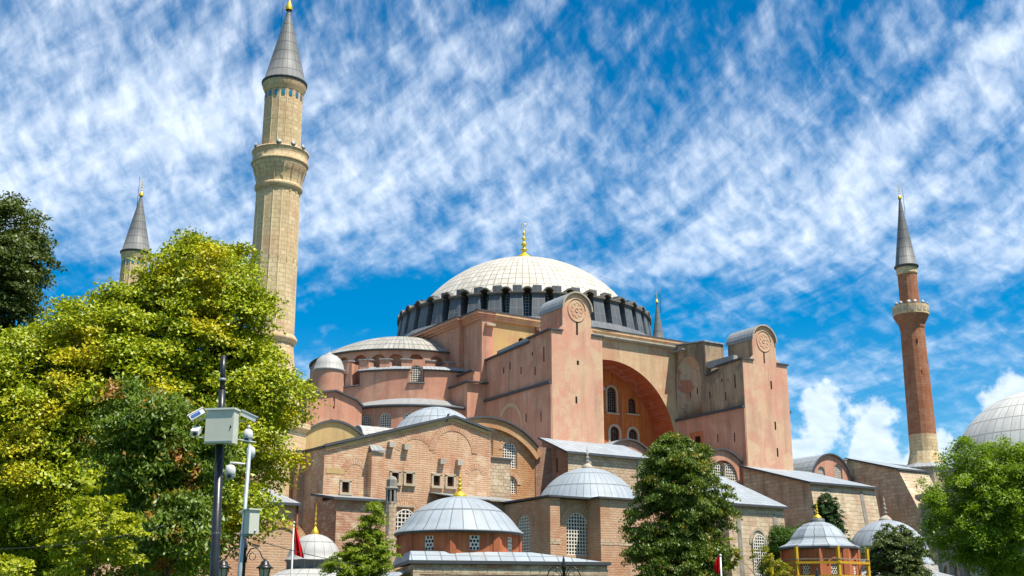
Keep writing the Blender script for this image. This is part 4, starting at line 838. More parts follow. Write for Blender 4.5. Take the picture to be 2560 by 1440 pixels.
# ------------------------------------------------------------------ domed kiosk with red drum
KX,KY=-52.3,-72.2; KR=R(-20)
T=thing('domed_kiosk',(KX,KY,0),'low building with a pale blue lead dome on a red octagonal drum with honeycomb windows','kiosk',rz=KR)
zE=7.45
fl=[(4.62,zE-.02),(4.55,zE+.12),(4.3,zE+.32),(4.05,zE+.62)]
mb=MB(); mb.lathe(fl[::1]+cap(3.98,zE+.72,1.95,12)[0:],48,(0,0),un=30,vs=2.1); mb.build('dome',M['lead_blue'],T,True)
mb=MB(); mb.lathe([(4.4,zE-.14),(4.64,zE-.1),(4.64,zE)],48); mb.build('roof_edge',M['edge'],T,True)
finial(T,(0,0),zE+2.6,1.85,.55,local=True)
loc_az=lambda az: R(90-az)-KR
def octo(T,cx,cy,r,z0,z1,az0,n,mat,wins=(),ww=.8,wh=1.0,wz=0,kr=0,name='drum',wmat='grille'):
    """prism with faces whose normals are az0+k*360/n; honeycomb windows on some"""
    mb=MB(); w_=2*r*math.tan(math.pi/n)
    for k in range(n):
        a=R(90-(az0+k*360/n))-kr; d=Vector((math.cos(a),math.sin(a),0)); t=UP.cross(d)
        O=Vector((cx,cy,0))+d*r-t*(w_/2); hs=[arch_pts(w_/2,wz,ww,wh,flat=True)] if k in wins else []
        mb.wall(O,t,UP,[(0,z0),(w_,z0),(w_,z1),(0,z1)],hs,.2,uoff=k*w_)
        # raised frame strips at the corners
        mb.obox(Vector((cx,cy,(z0+z1)/2))+d*(r+.02)-t*(w_/2-.18),t*.2,d*.04,UP*(z1-z0)/2); mb.obox(Vector((cx,cy,(z0+z1)/2))+d*(r+.02)+t*(w_/2-.18),t*.2,d*.04,UP*(z1-z0)/2)
    o=mb.build(name,M[mat],T,True)
    for k in wins:
        a=R(90-(az0+k*360/n))-kr; d=Vector((math.cos(a),math.sin(a),0)); t=UP.cross(d); O=Vector((cx,cy,wz))+d*(r-.06)
        mb=MB(); # honeycomb lattice: plate with hexagonal holes
        s=ww/6.0; holes=[]; rows=int(wh/(s*1.75))
        for j in range(rows):
            for i in range(3 if j%2==0 else 2):
                hx=(i+.5)*ww/3 if j%2==0 else (i+1)*ww/3; hz=(j+.5)*wh/rows
                holes.append([(hx+s*.86*math.cos(R(60*q+30)),hz+s*.86*math.sin(R(60*q+30))) for q in range(6)])
        mb.wall(O-t*(ww/2),t,UP,[(0,0),(ww,0),(ww,wh),(0,wh)],holes,.06); g_=mb.build('window',M[wmat],T,True)
        mb=MB(); mb.face([O-t*ww/2-d*.12,O+t*ww/2-d*.12,O+t*ww/2+UP*wh-d*.12,O-t*ww/2+UP*wh-d*.12]); mb.build('pane',M['glass'],g_,True)
    return o
octo(T,0,0,4.1,5.9,zE-.08,209.8-15,8,'redst',(0,1,7),.72,.98,6.15,KR)
# skirt roof and body
sx0,sx1,sy0,sy1=-4.2,9.6,-5.2,5.0
mb=MB(); e0=[(sx0,sy0,5.35),(sx1,sy0,5.35),(sx1,sy1,5.35),(sx0,sy1,5.35)]; e1=[(-4,-4,6.05),(4.3,-4,6.05),(4.3,4,6.05),(-4,4,6.05)]
mb.face([e0[0],e0[1],e1[1],e1[0]]); mb.face([e0[1],e0[2],e1[2],e1[1]]); mb.face([e0[2],e0[3],e1[3],e1[2]]); mb.face([e0[3],e0[0],e1[0],e1[3]]); mb.face(e1)
mb.build('roof',M['lead_blue'],T,True)
mb=MB(); mb.sweep([(sx0,sy1,5.4),(sx0,sy0,5.4),(sx1,sy0,5.4),(sx1,sy1,5.4)],.06,.22); mb.build('roof_edge',M['edge'],T,True)
mb=MB(); mb.box(sx0+.3,sx1-.2,sy0+.14,sy1,0,5.15); mb.build('wall',M['mixed'],T,True)
mb=MB(); mb.box(sx0+.28,sx1-.15,sy0+.11,sy0+.16,4.5,4.85); mb.box(sx0+.28,sx0+.75,sy0+.1,sy0+.16,0,5.0); mb.build('stone_band',M['rubble'],T,True)
mb=MB(); mb.lathe([(0,5.15),(5.0,4.6),(6.3,4.2),(6.4,4.1)][::-1],20,(-1.5,0),150,235,un=12); mb.build('apron_roof',M['lead_blue'],T,True)
# ------------------------------------------------------------------ small domed fountain at left
FX,FY=-57.5,-58.5
T=thing('domed_fountain_house',(FX,FY,0),'small grey domed fountain house with a gilded finial behind the red flag','fountain')
mb=MB(); mb.lathe([(2.3,6.05),(2.15,6.2)]+cap(2.05,6.35,1.75,10),32,(0,0),un=16,vs=1.6); mb.build('dome',M['lead_grey'],T,True)
mb=MB(); mb.lathe([(2.25,5.3),(2.25,5.95),(2.4,6.0),(2.4,6.08)],8); mb.build('drum',M['lead_dark'],T,True)
mb=MB(); mb.lathe([(5.0,4.3),(3.6,4.7),(2.3,5.35)],24,un=24,vs=2); mb.build('roof',M['lead_grey'],T,True)
mb=MB(); mb.lathe([(4.3,0),(4.3,4.4)],8); mb.build('wall',M['brick_tan'],T,True)
finial(T,(0,0),8.0,2.5,.32,local=True)
# ------------------------------------------------------------------ stone chimney
CX=at(977,1300,d=97); T=thing('stone_chimney',(CX.x,CX.y,0),'grey carved stone chimney turret standing in front of the brick gable','chimney')
zt_=at(977,1190,d=97).z; zn=at(977,1222,d=97).z; zs_=at(977,1250,d=97).z
mb=MB(); mb.lathe([(.46,0),(.44,zs_-.15)],8,smooth=False,un=3); mb.build('shaft',M['rubble'],T,True)
mb=MB()
for k in range(8):
    a=R(45*k+10); mb.obox((.4*math.cos(a),.4*math.sin(a),(zs_+zn)/2-.1),(-.07*math.sin(a),.07*math.cos(a),0),(.06*math.cos(a),.06*math.sin(a),0),(0,0,(zn-zs_)/2+.2))
mb.build('lantern',M['greystone'],T,True)
mb=MB(); mb.lathe([(.28,zs_-.2),(.28,zn)],8); mb.build('flue',M['dark'],T,True)
mb=MB(); mb.lathe([(.44,zn-.12),(.58,zn+.02),(.55,zn+.1),(.46,zn+.14),(.46,zn+.72),(.3,zn+.95),(.08,zt_),(0,zt_+.02)],8,smooth=False); mb.build('cap',M['greystone'],T,True)
# ------------------------------------------------------------------ red kiosk with scaffold, domed tombs at right
RX,RY=-29.0,-84.3
T=thing('red_kiosk',(RX,RY,0),'small octagonal red rendered kiosk with a bell shaped lead roof inside yellow scaffolding','kiosk')
mb=MB(); mb.lathe([(2.95,6.62),(2.9,6.74),(2.5,6.88),(2.15,7.15),(1.95,7.5),(1.6,7.95),(1.1,8.3),(.5,8.5),(.45,8.52)],8,a0=12,a1=372,un=16,vs=1.2,smooth=False); mb.build('roof',M['lead_blue'],T,True)
mb=MB(); mb.lathe([(2.7,6.45),(2.97,6.5),(2.97,6.64)],8,a0=12,a1=372,smooth=False); mb.build('roof_edge',M['edge'],T,True)
mb=MB(); mb.lathe([(.52,8.45),(.5,8.72),(.4,8.75)],16); mb.build('roof_neck',M['lead_dark'],T,True)
finial(T,(0,0),8.72,1.35,.34,local=True)
octo(T,0,0,2.55,0,6.46,205,8,'redst',(7,0,1,6),.5,1.1,4.3,0,'wall')
for k in range(8):
    a=R(90-(205+45*k)); d=Vector((math.cos(a),math.sin(a),0)); mb=MB(); ring(mb,d*2.55,UP.cross(d),d,5.4,.36,.5,.05,12); mb.build('arch_moulding',M['redst'],T,True)
S=thing('timber_scaffold',(RX,RY,0),'yellow painted timber scaffold frame around the small red kiosk','scaffold')
sp=[]
for i,(px,dd,py) in enumerate(((1927,88,1388),(1990,85.5,1372),(2094,85.5,1370),(2167,88,1378),(1950,93,1400),(2000,95,1393),(2080,95,1392),(2145,93,1395))):
    p=at(px,py,d=dd); sp.append(p); l=p-Vector((RX,RY,0)); mb=MB(); mb.box(l.x-.1,l.x+.1,l.y-.1,l.y+.1,0,p.z+.15); mb.build('post',M['yellow'],S,True)
def rail(a,b,z,mat='yellow',h=.075,dz=0):
    a=a-Vector((RX,RY,0)); b=b-Vector((RX,RY,0)); mb=MB(); v=(b-a); v.z=0; v=v*1.04; m_=(a+b)/2; t=UP.cross(v).normalized(); mb.obox((m_.x-t.x*.11,m_.y-t.y*.11,z+dz),v/2,t*.035,UP*h); mb.build('rail' if mat=='yellow' else 'plank',M[mat],S,True)
for z in (5.42,4.5):
    for a,b in ((0,1),(1,2),(2,3),(0,4),(4,5),(5,6),(6,7),(7,3)): rail(sp[a],sp[b],z)
rail(sp[1],sp[2],5.66,'plank',.03); rail(sp[0],sp[1],5.66,'plank',.03); rail(sp[2],sp[3],5.66,'plank',.03)
# tomb dome with stone finial
p=at(2222,1400,d=115); TX,TY=p.x,p.y
T=thing('domed_tomb',(TX,TY,0),'low tomb with a ribbed lead dome and carved stone finial behind the dark round tree','tomb')
zt_=at(2222,1300,d=115).z; zb=p.z-.2
mb=MB(); mb.lathe([(3.95,zb-.3),(3.85,zb)]+cap(3.72,zb+.1,zt_-zb-.1,14),48,un=26,vs=1.7); mb.build('dome',M['lead_blue'],T,True)
mb=MB(); mb.lathe([(4.3,zb-1.2),(4.2,zb-.3)],8); mb.build('drum',M['white_stone'],T,True)
mb=MB(); mb.lathe([(7.2,zb-1.7),(4.3,zb-.9)],4,a0=12.5,a1=372.5,un=30,smooth=False); mb.build('roof',M['lead_roof'],T,True)
mb=MB(); mb.lathe([(6.4,0),(6.4,zb-1.65)],4,a0=12.5,a1=372.5,smooth=False,un=30); mb.build('wall',M['ashlar'],T,True)
finial(T,(0,0),zt_-.15,2.4,.62,'stone',True)
# large tomb at the right edge
p=at(2622,1200,d=140); TX,TY=p.x,p.y
T=thing('domed_tomb',(TX,TY,0),'large white marble tomb with a big pale lead dome at the right edge','tomb')
zb=15.0
n=8; mb=MB(); rr=12.2
for k in range(n):
    az=250+45*k; a=R(90-az); d=Vector((math.cos(a),math.sin(a),0)); t=UP.cross(d); w_=2*rr*math.tan(math.pi/n); O=d*rr-t*(w_/2)
    hs=[arch_pts(w_*f,z0,1.3,h_,8,True) for f in (.18,.39,.61,.82) for z0,h_ in ((8.7,3.6),(3.2,4.0))]
    mb.wall(O,t,UP,[(0,0),(w_,0),(w_,14.2),(0,14.2)],hs,.5,uoff=k*w_)
    for f in (0,.285,.5,.715): mb.obox(d*(rr+.1)+t*((f-.5)*w_)+UP*7,t*.28,d*.25,UP*7)
mb.build('wall',M['white_stone'],T,True)
mb=MB(); mb.lathe([(rr,1),(rr,13.8)],8,a0=R(0)+90-250+22.5,a1=90-250+22.5+360,smooth=False); o=mb.build('window_back',M['greystone'],T,True); o.scale=(.965,.965,1)
mb=MB(); mb.lathe([(13.5,14.2),(13.9,14.5),(13.9,14.9),(13,15.0),(10.4,15.4)],8,a0=90-250+22.5,a1=90-250+22.5+360,smooth=False); mb.build('cornice',M['white_stone'],T,True)
mb=MB(); mb.lathe([(10.6,15.2),(10.5,17.0),(10.8,17.2),(10.2,17.5)],48,un=66); mb.build('drum',M['lead_roof'],T,True)
mb=MB(); mb.lathe(cap(9.7,17.4,8.5,18,[(10.1,17.2)]),72,un=56,vs=1.9); mb.build('dome',M['dome_white'],T,True)
finial(T,(0,0),26,2.5,.6,local=True)
# ------------------------------------------------------------------ street furniture
def lamp(name,loc,label,H,az0,arms=2,sc=1.0):
    T=thing(name,loc,label,'street lamp','street lamps along the park edge')
    mb=MB(); mb.lathe([(.09*sc,0),(.07*sc,.2),(.05*sc,.4),(.045*sc,H-.35*sc),(.07*sc,H-.33*sc),(.075*sc,H-.2*sc),(.04*sc,H-.12*sc),(.03*sc,H-.02),(0,H+.08*sc)],10); mb.build('post',M['black'],T,True)
    for k in range(arms):
        a=R(az0)+2*math.pi*k/arms; d=Vector((math.cos(a),math.sin(a),0)); zt=H-.42*sc
        pts=[(.05,-.25),(.07,-.05),(.16,.12),(.30,.16),(.42,.05),(.50,-.12),(.56,-.17)]
        mb=MB(); mb.tube([d*(p*sc)+UP*(zt+q*sc) for p,q in pts],.018*sc,6); mb.tube([d*((.22+.09*math.cos(R(b)))*sc)+UP*(zt+(-.08+.10*math.sin(R(b)))*sc) for b in range(60,400,30)],.012*sc,5)
        arm=mb.build('arm',M['black'],T,True); c=d*(.58*sc); z=zt-.17*sc
        mb=MB(); mb.lathe([(.01,z+.04*sc),(.05*sc,z-.02*sc),(.10*sc,z-.05*sc),(.13*sc,z-.13*sc),(.17*sc,z-.17*sc),(.25*sc,z-.22*sc),(.24*sc,z-.235*sc),(.15*sc,z-.24*sc)],12,(c.x,c.y)); mb.build('lantern_hood',M['black'],arm,True)
        mb=MB(); mb.lathe([(.165*sc,z-.24*sc),(.10*sc,z-.56*sc)],8,(c.x,c.y)); mb.build('lantern_glass',M['lampglass'],arm,True)
        mb=MB()
        for q in range(6):
            b=R(60*q); mb.tube([c+Vector((.17*sc*math.cos(b),.17*sc*math.sin(b),z-.24*sc)),c+Vector((.105*sc*math.cos(b),.105*sc*math.sin(b),z-.57*sc))],.009*sc,4,False)
        mb.lathe([(.11*sc,z-.56*sc),(.11*sc,z-.59*sc),(.03*sc,z-.66*sc),(0,z-.68*sc)],8,(c.x,c.y)); mb.build('lantern_frame',M['black'],arm,True)
p=at(614,1345,d=34); lamp('street_lamp',(p.x,p.y,0),'black lamp post with two hanging lanterns beside the grey camera pole',p.z,-32.3)
p=at(1409,1394,d=30); lamp('street_lamp',(p.x,p.y,0),'black twin armed lamp post top in front of the brick tomb at bottom centre',p.z,-32.3,sc=.85)
p=at(2042,1424,d=34); lamp('street_lamp',(p.x,p.y,0),'black lamp post tip in front of the red kiosk with yellow scaffolding',p.z,-32.3,sc=.85)
# black pole with cabinet and cameras
pt=at(559,889,d=20); pb=at(533,1500,d=20); dirp=(pt-pb); g0p=pb-dirp*(pb.z/dirp.z); H=(pt-g0p)
T=thing('camera_pole',(g0p.x,g0p.y,0),'tall black pole carrying a blank grey cabinet and four security cameras','camera pole')
L=lambda f:Vector((0,0,0))+H*f
fz=lambda z:(z/H.z)
zc0=at(553,1112,d=20).z; zc1=at(555,1030,d=20).z
mb=MB(); mb.tube([L(0),L(fz(zc0)+.02)],[.085,.068],14); mb.build('pole',M['black'],T,True)
mb=MB(); mb.tube([L(fz(zc0)),L(fz(at(556,975,d=20).z))],.055,12); mb.tube([L(fz(at(556,975,d=20).z)),L(1)],.044,12); mb.build('upper_pole',M['black'],T,True)
ru=Vector((math.cos(HEAD),-math.sin(HEAD),0)); fu=Vector((math.sin(HEAD),math.cos(HEAD),0))
# cabinet turned a little
th=R(-9); cu=(ru*math.cos(th)+fu*math.sin(th)); cv=UP.cross(cu); cmid=L(fz((zc0+zc1)/2))+ru*.0+fu*-.14
ll=at(516,1070,d=19.9)-g0p; rl=at(593,1070,d=19.9)-g0p; cmid=(ll+rl)/2; cmid=Vector((cmid.x,cmid.y,(zc0+zc1)/2)); hw_=.243
mb=MB(); mb.obox(cmid,cu*hw_,cv*.11,UP*((zc1-zc0)/2)); cb_=mb.build('cabinet',M['cab'],T,True)
mb=MB(); mb.obox(cmid+UP*((zc1-zc0)/2+.015)-cv*.01,cu*(hw_+.02),cv*.13,UP*.015); mb.build('cabinet_lid',M['white'],cb_,True)
mb=MB(); mb.obox(cmid-UP*((zc1-zc0)/2-.03),cu*(hw_-.01),cv*.117,UP*.008); mb.build('cabinet_seam',M['galv'],cb_,True)
mb=MB()
for f_ in (.22,.36,.5,.93): mb.lathe([(.082-.03*f_,(H*f_).z-.02),(.088-.03*f_,(H*f_).z-.015),(.088-.03*f_,(H*f_).z+.015),(.082-.03*f_,(H*f_).z+.02)],14,((H*f_).x,(H*f_).y))
mb.build('pole_band',M['galv'],T,True)
mb=MB(); mb.tube([cmid+cu*.12-UP*.28-cv*.0,cmid+cu*.13-UP*.40,cmid-UP*.5,L(fz(cmid.z-.7))-fu*.07],.009,6); mb.tube([cmid+cu*.2+UP*.02-cv*.115,cmid+cu*.2-UP*.03-cv*.115],.010,6); mb.build('cable_and_latch',M['black'],T,True)
def bullet(px0,py0,px1,py1,r,depth=19.8,sticker=False,d1=None):
    a=at(px0,py0,d=depth)-g0p; b=at(px1,py1,d=(d1 or depth)-.05)-g0p; mb=MB()
    v=(b-a); s=v.cross(fu).normalized(); u2=v.cross(s).normalized(); mb.obox((a+b)/2,v/2,s*r,u2*r*.9)
    h=mb.build('security_camera',M['white'],T,True)
    mb=MB(); mb.obox((a+b)/2+s*(r+.008)*(1 if s.z>0 else -1),v*.56,s*.008,u2*r*1.15); mb.build('sun_shield',M['white'],h,True)
    mb=MB(); vn=v.normalized(); mb.tube([b-vn*.005,b+vn*.012],r*.62,12); mb.build('lens',M['lens'],h,True)
    if sticker: mb=MB(); sd=-fu; mb.obox((a+b)/2-fu*(r+.002)*.98,v*.30,s*r*.5,fu*.012); mb.build('sticker',M['blue'],h,True)
bullet(509,1028,474,1047,.045,19.9,True); bullet(604,1033,641,1050,.042,19.9); bullet(497,1072,487,1084,.05,20.0,d1=19.85)
for (a,b) in (((498,1048),(520,1046)),((493,1094),(520,1094)),((590,1052),(615,1054)),((590,1098),(640,1106))):
    mb=MB(); mb.tube([at(a[0],a[1],d=19.95)-g0p,at(b[0],b[1],d=19.95)-g0p],.012,8); mb.build('bracket',M['white'],T,True)
def domecam(T,g0,px,py,d,s=1.0,name='dome_camera'):
    c=at(px,py,d=d)-g0; mb=MB(); mb.lathe([(.0,c.z+.12*s),(.05*s,c.z+.115*s),(.085*s,c.z+.08*s),(.098*s,c.z+.02*s),(.098*s,c.z-.06*s),(.09*s,c.z-.07*s)],20,(c.x,c.y)); h=mb.build(name,M['white'],T,True)
    mb=MB(); mb.lathe([(.088*s,c.z-.06*s),(.088*s,c.z-.09*s),(.07*s,c.z-.14*s),(.035*s,c.z-.165*s),(0,c.z-.17*s)],20,(c.x,c.y)); mb.build('lens_housing',M['galv'],h,True)
    e=c-fu*.088*s-UP*.10*s; mb=MB(); mb.tube([e+fu*.02,e-fu*.012],.035*s,14); mb.build('lens',M['lens'],h,True)
# grey pole with dome cameras
pt=at(625,1112,d=20.6); pb=at(594,1500,d=20.6); dp=pt-pb; gg=pb-dp*(pb.z/dp.z); H2=pt-gg
T2=thing('camera_pole',(gg.x,gg.y,0),'slim galvanised grey pole with white dome cameras and a small grey box','camera pole')
mb=MB(); mb.tube([Vector((0,0,0)),H2],[.042,.033],14); mb.build('pole',M['galv'],T2,True)
c=at(628,1132,d=20.8)-gg; domecam(T2,gg,576,1178,20.5,.9); domecam(T2,gg,627,1130,20.95,.8)
mb=MB(); mb.tube([at(612,1160,d=20.6)-gg,at(590,1158,d=20.5)-gg,at(577,1156,d=20.5)-gg,at(576,1166,d=20.5)-gg],.02,8); mb.build('bracket',M['white'],T2,True)
domecam(T,g0p,620,1088,20.1,.86); mb=MB(); mb.tube([at(620,1074,d=20.1)-g0p,at(623,1064,d=20.1)-g0p],.03,8); mb.build('bracket',M['galv'],T,True)
b0=at(629,1335,d=20.5)-gg; b1=at(629,1276,d=20.5)-gg; bm_=Vector(((b0.x+b1.x)/2,(b0.y+b1.y)/2,(b0.z+b1.z)/2)); th=R(38); bu=(ru*math.cos(th)+fu*math.sin(th)); bv=UP.cross(bu)
mb=MB(); mb.obox(bm_,bu*.09,bv*.10,UP*((b1.z-b0.z)/2)); bo=mb.build('equipment_box',M['cab'],T2,True)
mb=MB(); mb.obox(bm_+UP*((b1.z-b0.z)/2+.012),bu*.115,bv*.125,UP*.012); mb.build('box_lid',M['cab'],bo,True)
mb=MB(); kk=bm_-bv*.105-UP*.15+bu*.02; mb.tube([kk,kk-bv*.02],.018,10); mb.build('knob',M['galv'],bo,True)
mb=MB(); 
for py in (1280,1338): q=at(612,py,d=20.6)-gg; mb.obox(q,ru*.09,fu*.05,UP*.015)
mb.build('clamp',M['galv'],T2,True)
# flags
def flag(px,py0,pyb,d,label,pts,poler=.035):
    p=at(px,py0,d=d); T=thing('flagpole',(p.x,p.y,0),label,'flag','red flags on white poles')
    mb=MB(); mb.tube([(0,0,0),(0,0,p.z)],[poler*1.3,poler],10); mb.lathe([(.05,p.z),(.06,p.z+.04),(0,p.z+.09)],10); mb.build('pole',M['white'],T,True)
    mb=MB(); P=[at(a,b,d=d)-Vector((p.x,p.y,0)) for a,b in pts]; nrow=len(P)//2; nc=9
    rows=[]
    for i in range(nrow):
        a,b=P[2*i],P[2*i+1]; rows.append([a.lerp(b,j/nc)+fu*(.09*math.sin(j*1.5+i*.7)*min(1,i/2+.2)) for j in range(nc+1)])
    for i in range(nrow-1):
        for j in range(nc): mb.face([rows[i][j],rows[i][j+1],rows[i+1][j+1],rows[i+1][j]],smooth=True)
    mb.build('flag_cloth',M['red'],T,True)
flag(735,1308,1440,50,'limp red flag on a white pole in front of the small grey dome',[(735,1312),(739,1313),(735,1330),(744,1332),(735,1350),(750,1355),(735,1370),(756,1376),(735,1386),(761,1396)])
flag(1801,1390,1440,50,'limp red flag on a white pole below the tall chestnut tree',[(1799,1389),(1795,1389),(1800,1400),(1789,1402),(1800,1412),(1785,1416),(1800,1422),(1784,1420),(1797,1432),(1785,1424),(1796,1437),(1788,1432)])
# cables
def cable(label,pts,r):
    mb=MB(); mb.tube(pts,r,5); o=mb.build('cable',M['black'],None); tag(o,label,'cable')
def sag(a,b,s,n=14): return [a.lerp(b,i/n)-UP*(s*4*(i/n)*(1-i/n)) for i in range(n+1)]
cable('thin cable strung across the tree leaves at lower left',sag(at(-80,1372,d=19),at(420,1312,d=22),.12),.006)
cable('thin cable running from the grey camera pole past the red flag',sag(at(600,1338,d=20.6),at(905,1412,d=26),.05),.007)
cable('thin guy wire sloping from the main dome down to the right buttress tower',[Vector((6,-6,53.6)),Vector((15.5,-32,39.7))],.012)
# ------------------------------------------------------------------ vegetation
def leaves(name,m,parent,P,Nm,size,asp=.6,droop=0,axis=None):
    """P centres (n,3), Nm leaf normals; diamond leaves"""
    n=len(P); r=rng.normal(size=(n,3)); a=np.cross(Nm,r); a/=np.linalg.norm(a,axis=1)[:,None]+1e-9
    if droop: a=a*(1-droop)+np.array([0,0,-1.0])*droop; a/=np.linalg.norm(a,axis=1)[:,None]+1e-9
    b=np.cross(Nm,a); b/=np.linalg.norm(b,axis=1)[:,None]+1e-9
    s=(size*rng.uniform(.65,1.35,n))[:,None]; bend=Nm*s*.18
    V=np.stack([P-a*s*.5,P-a*s*.02+b*s*asp*.5-bend,P+a*s*.55,P-a*s*.02-b*s*asp*.5-bend],1).reshape(-1,3)
    me=bpy.data.meshes.new(name); me.vertices.add(4*n); me.vertices.foreach_set('co',V.astype(np.float32).ravel())
    me.loops.add(4*n); me.loops.foreach_set('vertex_index',np.arange(4*n,dtype=np.int32)); me.polygons.add(n)
    me.polygons.foreach_set('loop_start',np.arange(0,4*n,4,dtype=np.int32)); me.polygons.foreach_set('loop_total',np.full(n,4,dtype=np.int32)); me.update(calc_edges=True)
    me.materials.append(m); return link(name,me,parent,True)
def crown_points(lobes,nclump,perc,csize,flat=.42,inner=.12,shell=.25,up=.3,bough=None,nb=None,spread=1.0):
    """lobes -> boughs standing on the lobe surfaces -> flattened sprays of leaves on each bough"""
    lob=np.array(lobes,float); area=(lob[:,3]*lob[:,4]+lob[:,4]*lob[:,5]+lob[:,3]*lob[:,5]); pr=area/area.sum()
    bough=bough or csize*1.75; nb=nb or max(10,int(area.sum()*2.4/(bough**2)))
    k=rng.choice(len(lob),nb,p=pr); d=rng.normal(size=(nb,3)); d/=np.linalg.norm(d,axis=1)[:,None]
    ins=rng.random(nb)<inner; rad=np.where(ins,rng.uniform(.3,.7,nb),rng.normal(.80,.08,nb))
    Bc=lob[k,:3]+d*lob[k,3:]*rad[:,None]; Bs=bough*rng.uniform(.6,1.25,nb)
    kb=rng.choice(nb,nclump,p=Bs**2/(Bs**2).sum()); e=rng.normal(size=(nclump,3)); e[:,2]+=.45; e+=d[kb]*.6; e/=np.linalg.norm(e,axis=1)[:,None]
    C=Bc[kb]+e*Bs[kb][:,None]*rng.uniform(.55,1.0,nclump)[:,None]*np.array([1,1,.72])
    sz=csize*rng.uniform(.5,1.2,nclump)
    cnt=rng.poisson(perc*(sz/csize)**2)+3; idx=np.repeat(np.arange(nclump),cnt); n=len(idx)
    q=rng.normal(size=(n,3)); q/=np.linalg.norm(q,axis=1)[:,None]; q*=rng.random(n)[:,None]**.5
    ax=e*.25+np.array([0,0,1.0])*.9; ax/=np.linalg.norm(ax,axis=1)[:,None]; ax=ax[idx]
    q=q-ax*(q*ax).sum(1)[:,None]*(1-flat); dd=e[idx]; dd=dd-ax*(dd*ax).sum(1)[:,None]; c2=(q*dd).sum(1)[:,None]
    q=q+dd*c2*.6; q=q-np.array([0,0,1.0])*np.maximum(c2,0)**2*.35
    P=C[idx]+q*sz[idx][:,None]*spread
    Nm=ax*.75+e[idx]*up+rng.normal(size=(n,3))*.6; Nm/=np.linalg.norm(Nm,axis=1)[:,None]
    return P,Nm,C
def limbs(name,parent,base,top,targets,r0,mat='bark',mid=.4,n=8):
    mb=MB(); base,top=Vector(base),Vector(top); pts=[base+(top-base)*(i/6)+Vector((random.uniform(-1,1),random.uniform(-1,1),0))*r0*.35*(i>0) for i in range(7)]
    mb.tube([base-UP*.3]+pts,[r0*1.3]+[r0*(1-.12*i) for i in range(7)],n); o=mb.build(name,M[mat],parent,True)
    mb=MB()
    for t in targets:
        t=Vector(t); f=random.uniform(.45,1.0); a=base+(top-base)*f; m1=a.lerp(t,.5)+Vector((random.uniform(-.4,.4),random.uniform(-.4,.4),random.uniform(-.5,.1)))*(t-a).length*.15
        r=r0*(.45-.15*f)*random.uniform(.6,1); mb.tube([a,a.lerp(m1,.5)-UP*.02,m1,m1.lerp(t,.55)+UP*.1,t],[r,r*.8,r*.55,r*.35,r*.12],6)
    mb.build('limb',M[mat],parent,True); return o
def px_lobes(L,base):
    """lobe list given as (px,py,distance,half width px,half height px,depth metres)"""
    out=[]
    for px,py,d,hw,hh,dep in L:
        c=at(px,py,d=d)-Vector(base); s=d*1.02/FPX; out.append((c.x,c.y,c.z,hw*s,hw*s if dep is None else dep,hh*s))
    return out
def tree(name,label,cat,basepx,d,lobes,nclump,perc,csize,lsize,m,trunk_r,trunk_h,asp=.6,droop=0,group='trees around the mosque',nl=24,**kw):
    b=at(basepx,1440,d=d); base=(b.x,b.y,0); T=thing(name,base,label,cat,group); lob=px_lobes(lobes,base)
    P,Nm,C=crown_points(lob,nclump,perc,csize,**kw); leaves('crown',m,T,P,Nm,lsize,asp,droop)
    C=C[C[:,2]>trunk_h*.6]; sel=[tuple(C[i]) for i in rng.choice(len(C),min(nl,len(C)),replace=False)]
    limbs('trunk',T,(0,0,0),(0,0,trunk_h),sel,trunk_r); return T
lf=lambda n,a,b,c=None,**k: leafm(n,a,b,c,**k)
plane=lf('plane_leaf',(.48,.50,.015),(.19,.28,.010),(.54,.48,.015),trans=.22)
tree('plane_tree','huge yellow green plane tree filling the lower left','tree',370,50,[
 (500,800,50,130,180,3.6),(575,790,50,75,130,2.6),(410,850,50,160,130,3.8),(230,900,50,150,140,4.0),(110,1000,50,150,160,4.0),(330,1060,49,220,210,4.3),(560,1010,50,100,170,3.6),(530,1190,50,150,180,3.8),(120,1230,50,190,190,4.3),(350,1270,49,230,190,4.3),(490,690,51,62,80,2.4),(610,970,51,62,110,2.2),(30,1100,50,120,240,4),(640,1180,51,55,45,1.2),(590,670,51,30,40,1.2),(675,1000,51,38,70,1.5)],
 5000,85,.72,.165,plane,.55,11,asp=.6,nl=40)
dark=lf('dark_leaf',(.06,.10,.018),(.13,.16,.025),trans=.3)
tree('dark_broadleaf_tree','dark green broadleaf tree at the far left edge behind the plane tree','tree',-60,72,[(-60,700,72,120,190,4.5),(10,600,72,75,90,3),(45,640,71,60,60,2.5),(20,780,71,60,90,3),(-120,900,72,160,250,5),(40,720,72,50,45,2)],1300,110,.75,.2,dark,.5,14,asp=.6)
chn=lf('chestnut_leaf',(.09,.17,.012),(.20,.27,.02),(.46,.15,.02),fcc=.045,trans=.3,nscale=.9)
tree('horse_chestnut_tree','darker chestnut tree with rust tinted leaf tips in front of the plane tree','tree',420,36,[(400,1120,36,90,110,2.0),(330,1060,36,60,70,1.4),(470,1150,36,60,90,1.5),(420,1240,36,110,110,2.0),(330,1180,36,70,80,1.5),(390,1330,36,100,80,2)],1100,60,.46,.15,chn,.18,6.5,asp=.42,droop=.45)
lime=lf('lime_shrub_leaf',(.50,.50,.02),(.28,.35,.015),trans=.35)
tree('young_shrub','bright lime green young shrub with thin stems at bottom left','shrub',240,28,[(245,1260,28,60,60,.8),(230,1340,28,80,60,1.0),(170,1380,28,60,50,.8),(20,1430,28,50,30,.6),(300,1350,28,40,50,.6)],260,34,.2,.10,lime,.04,2.2,asp=.6)
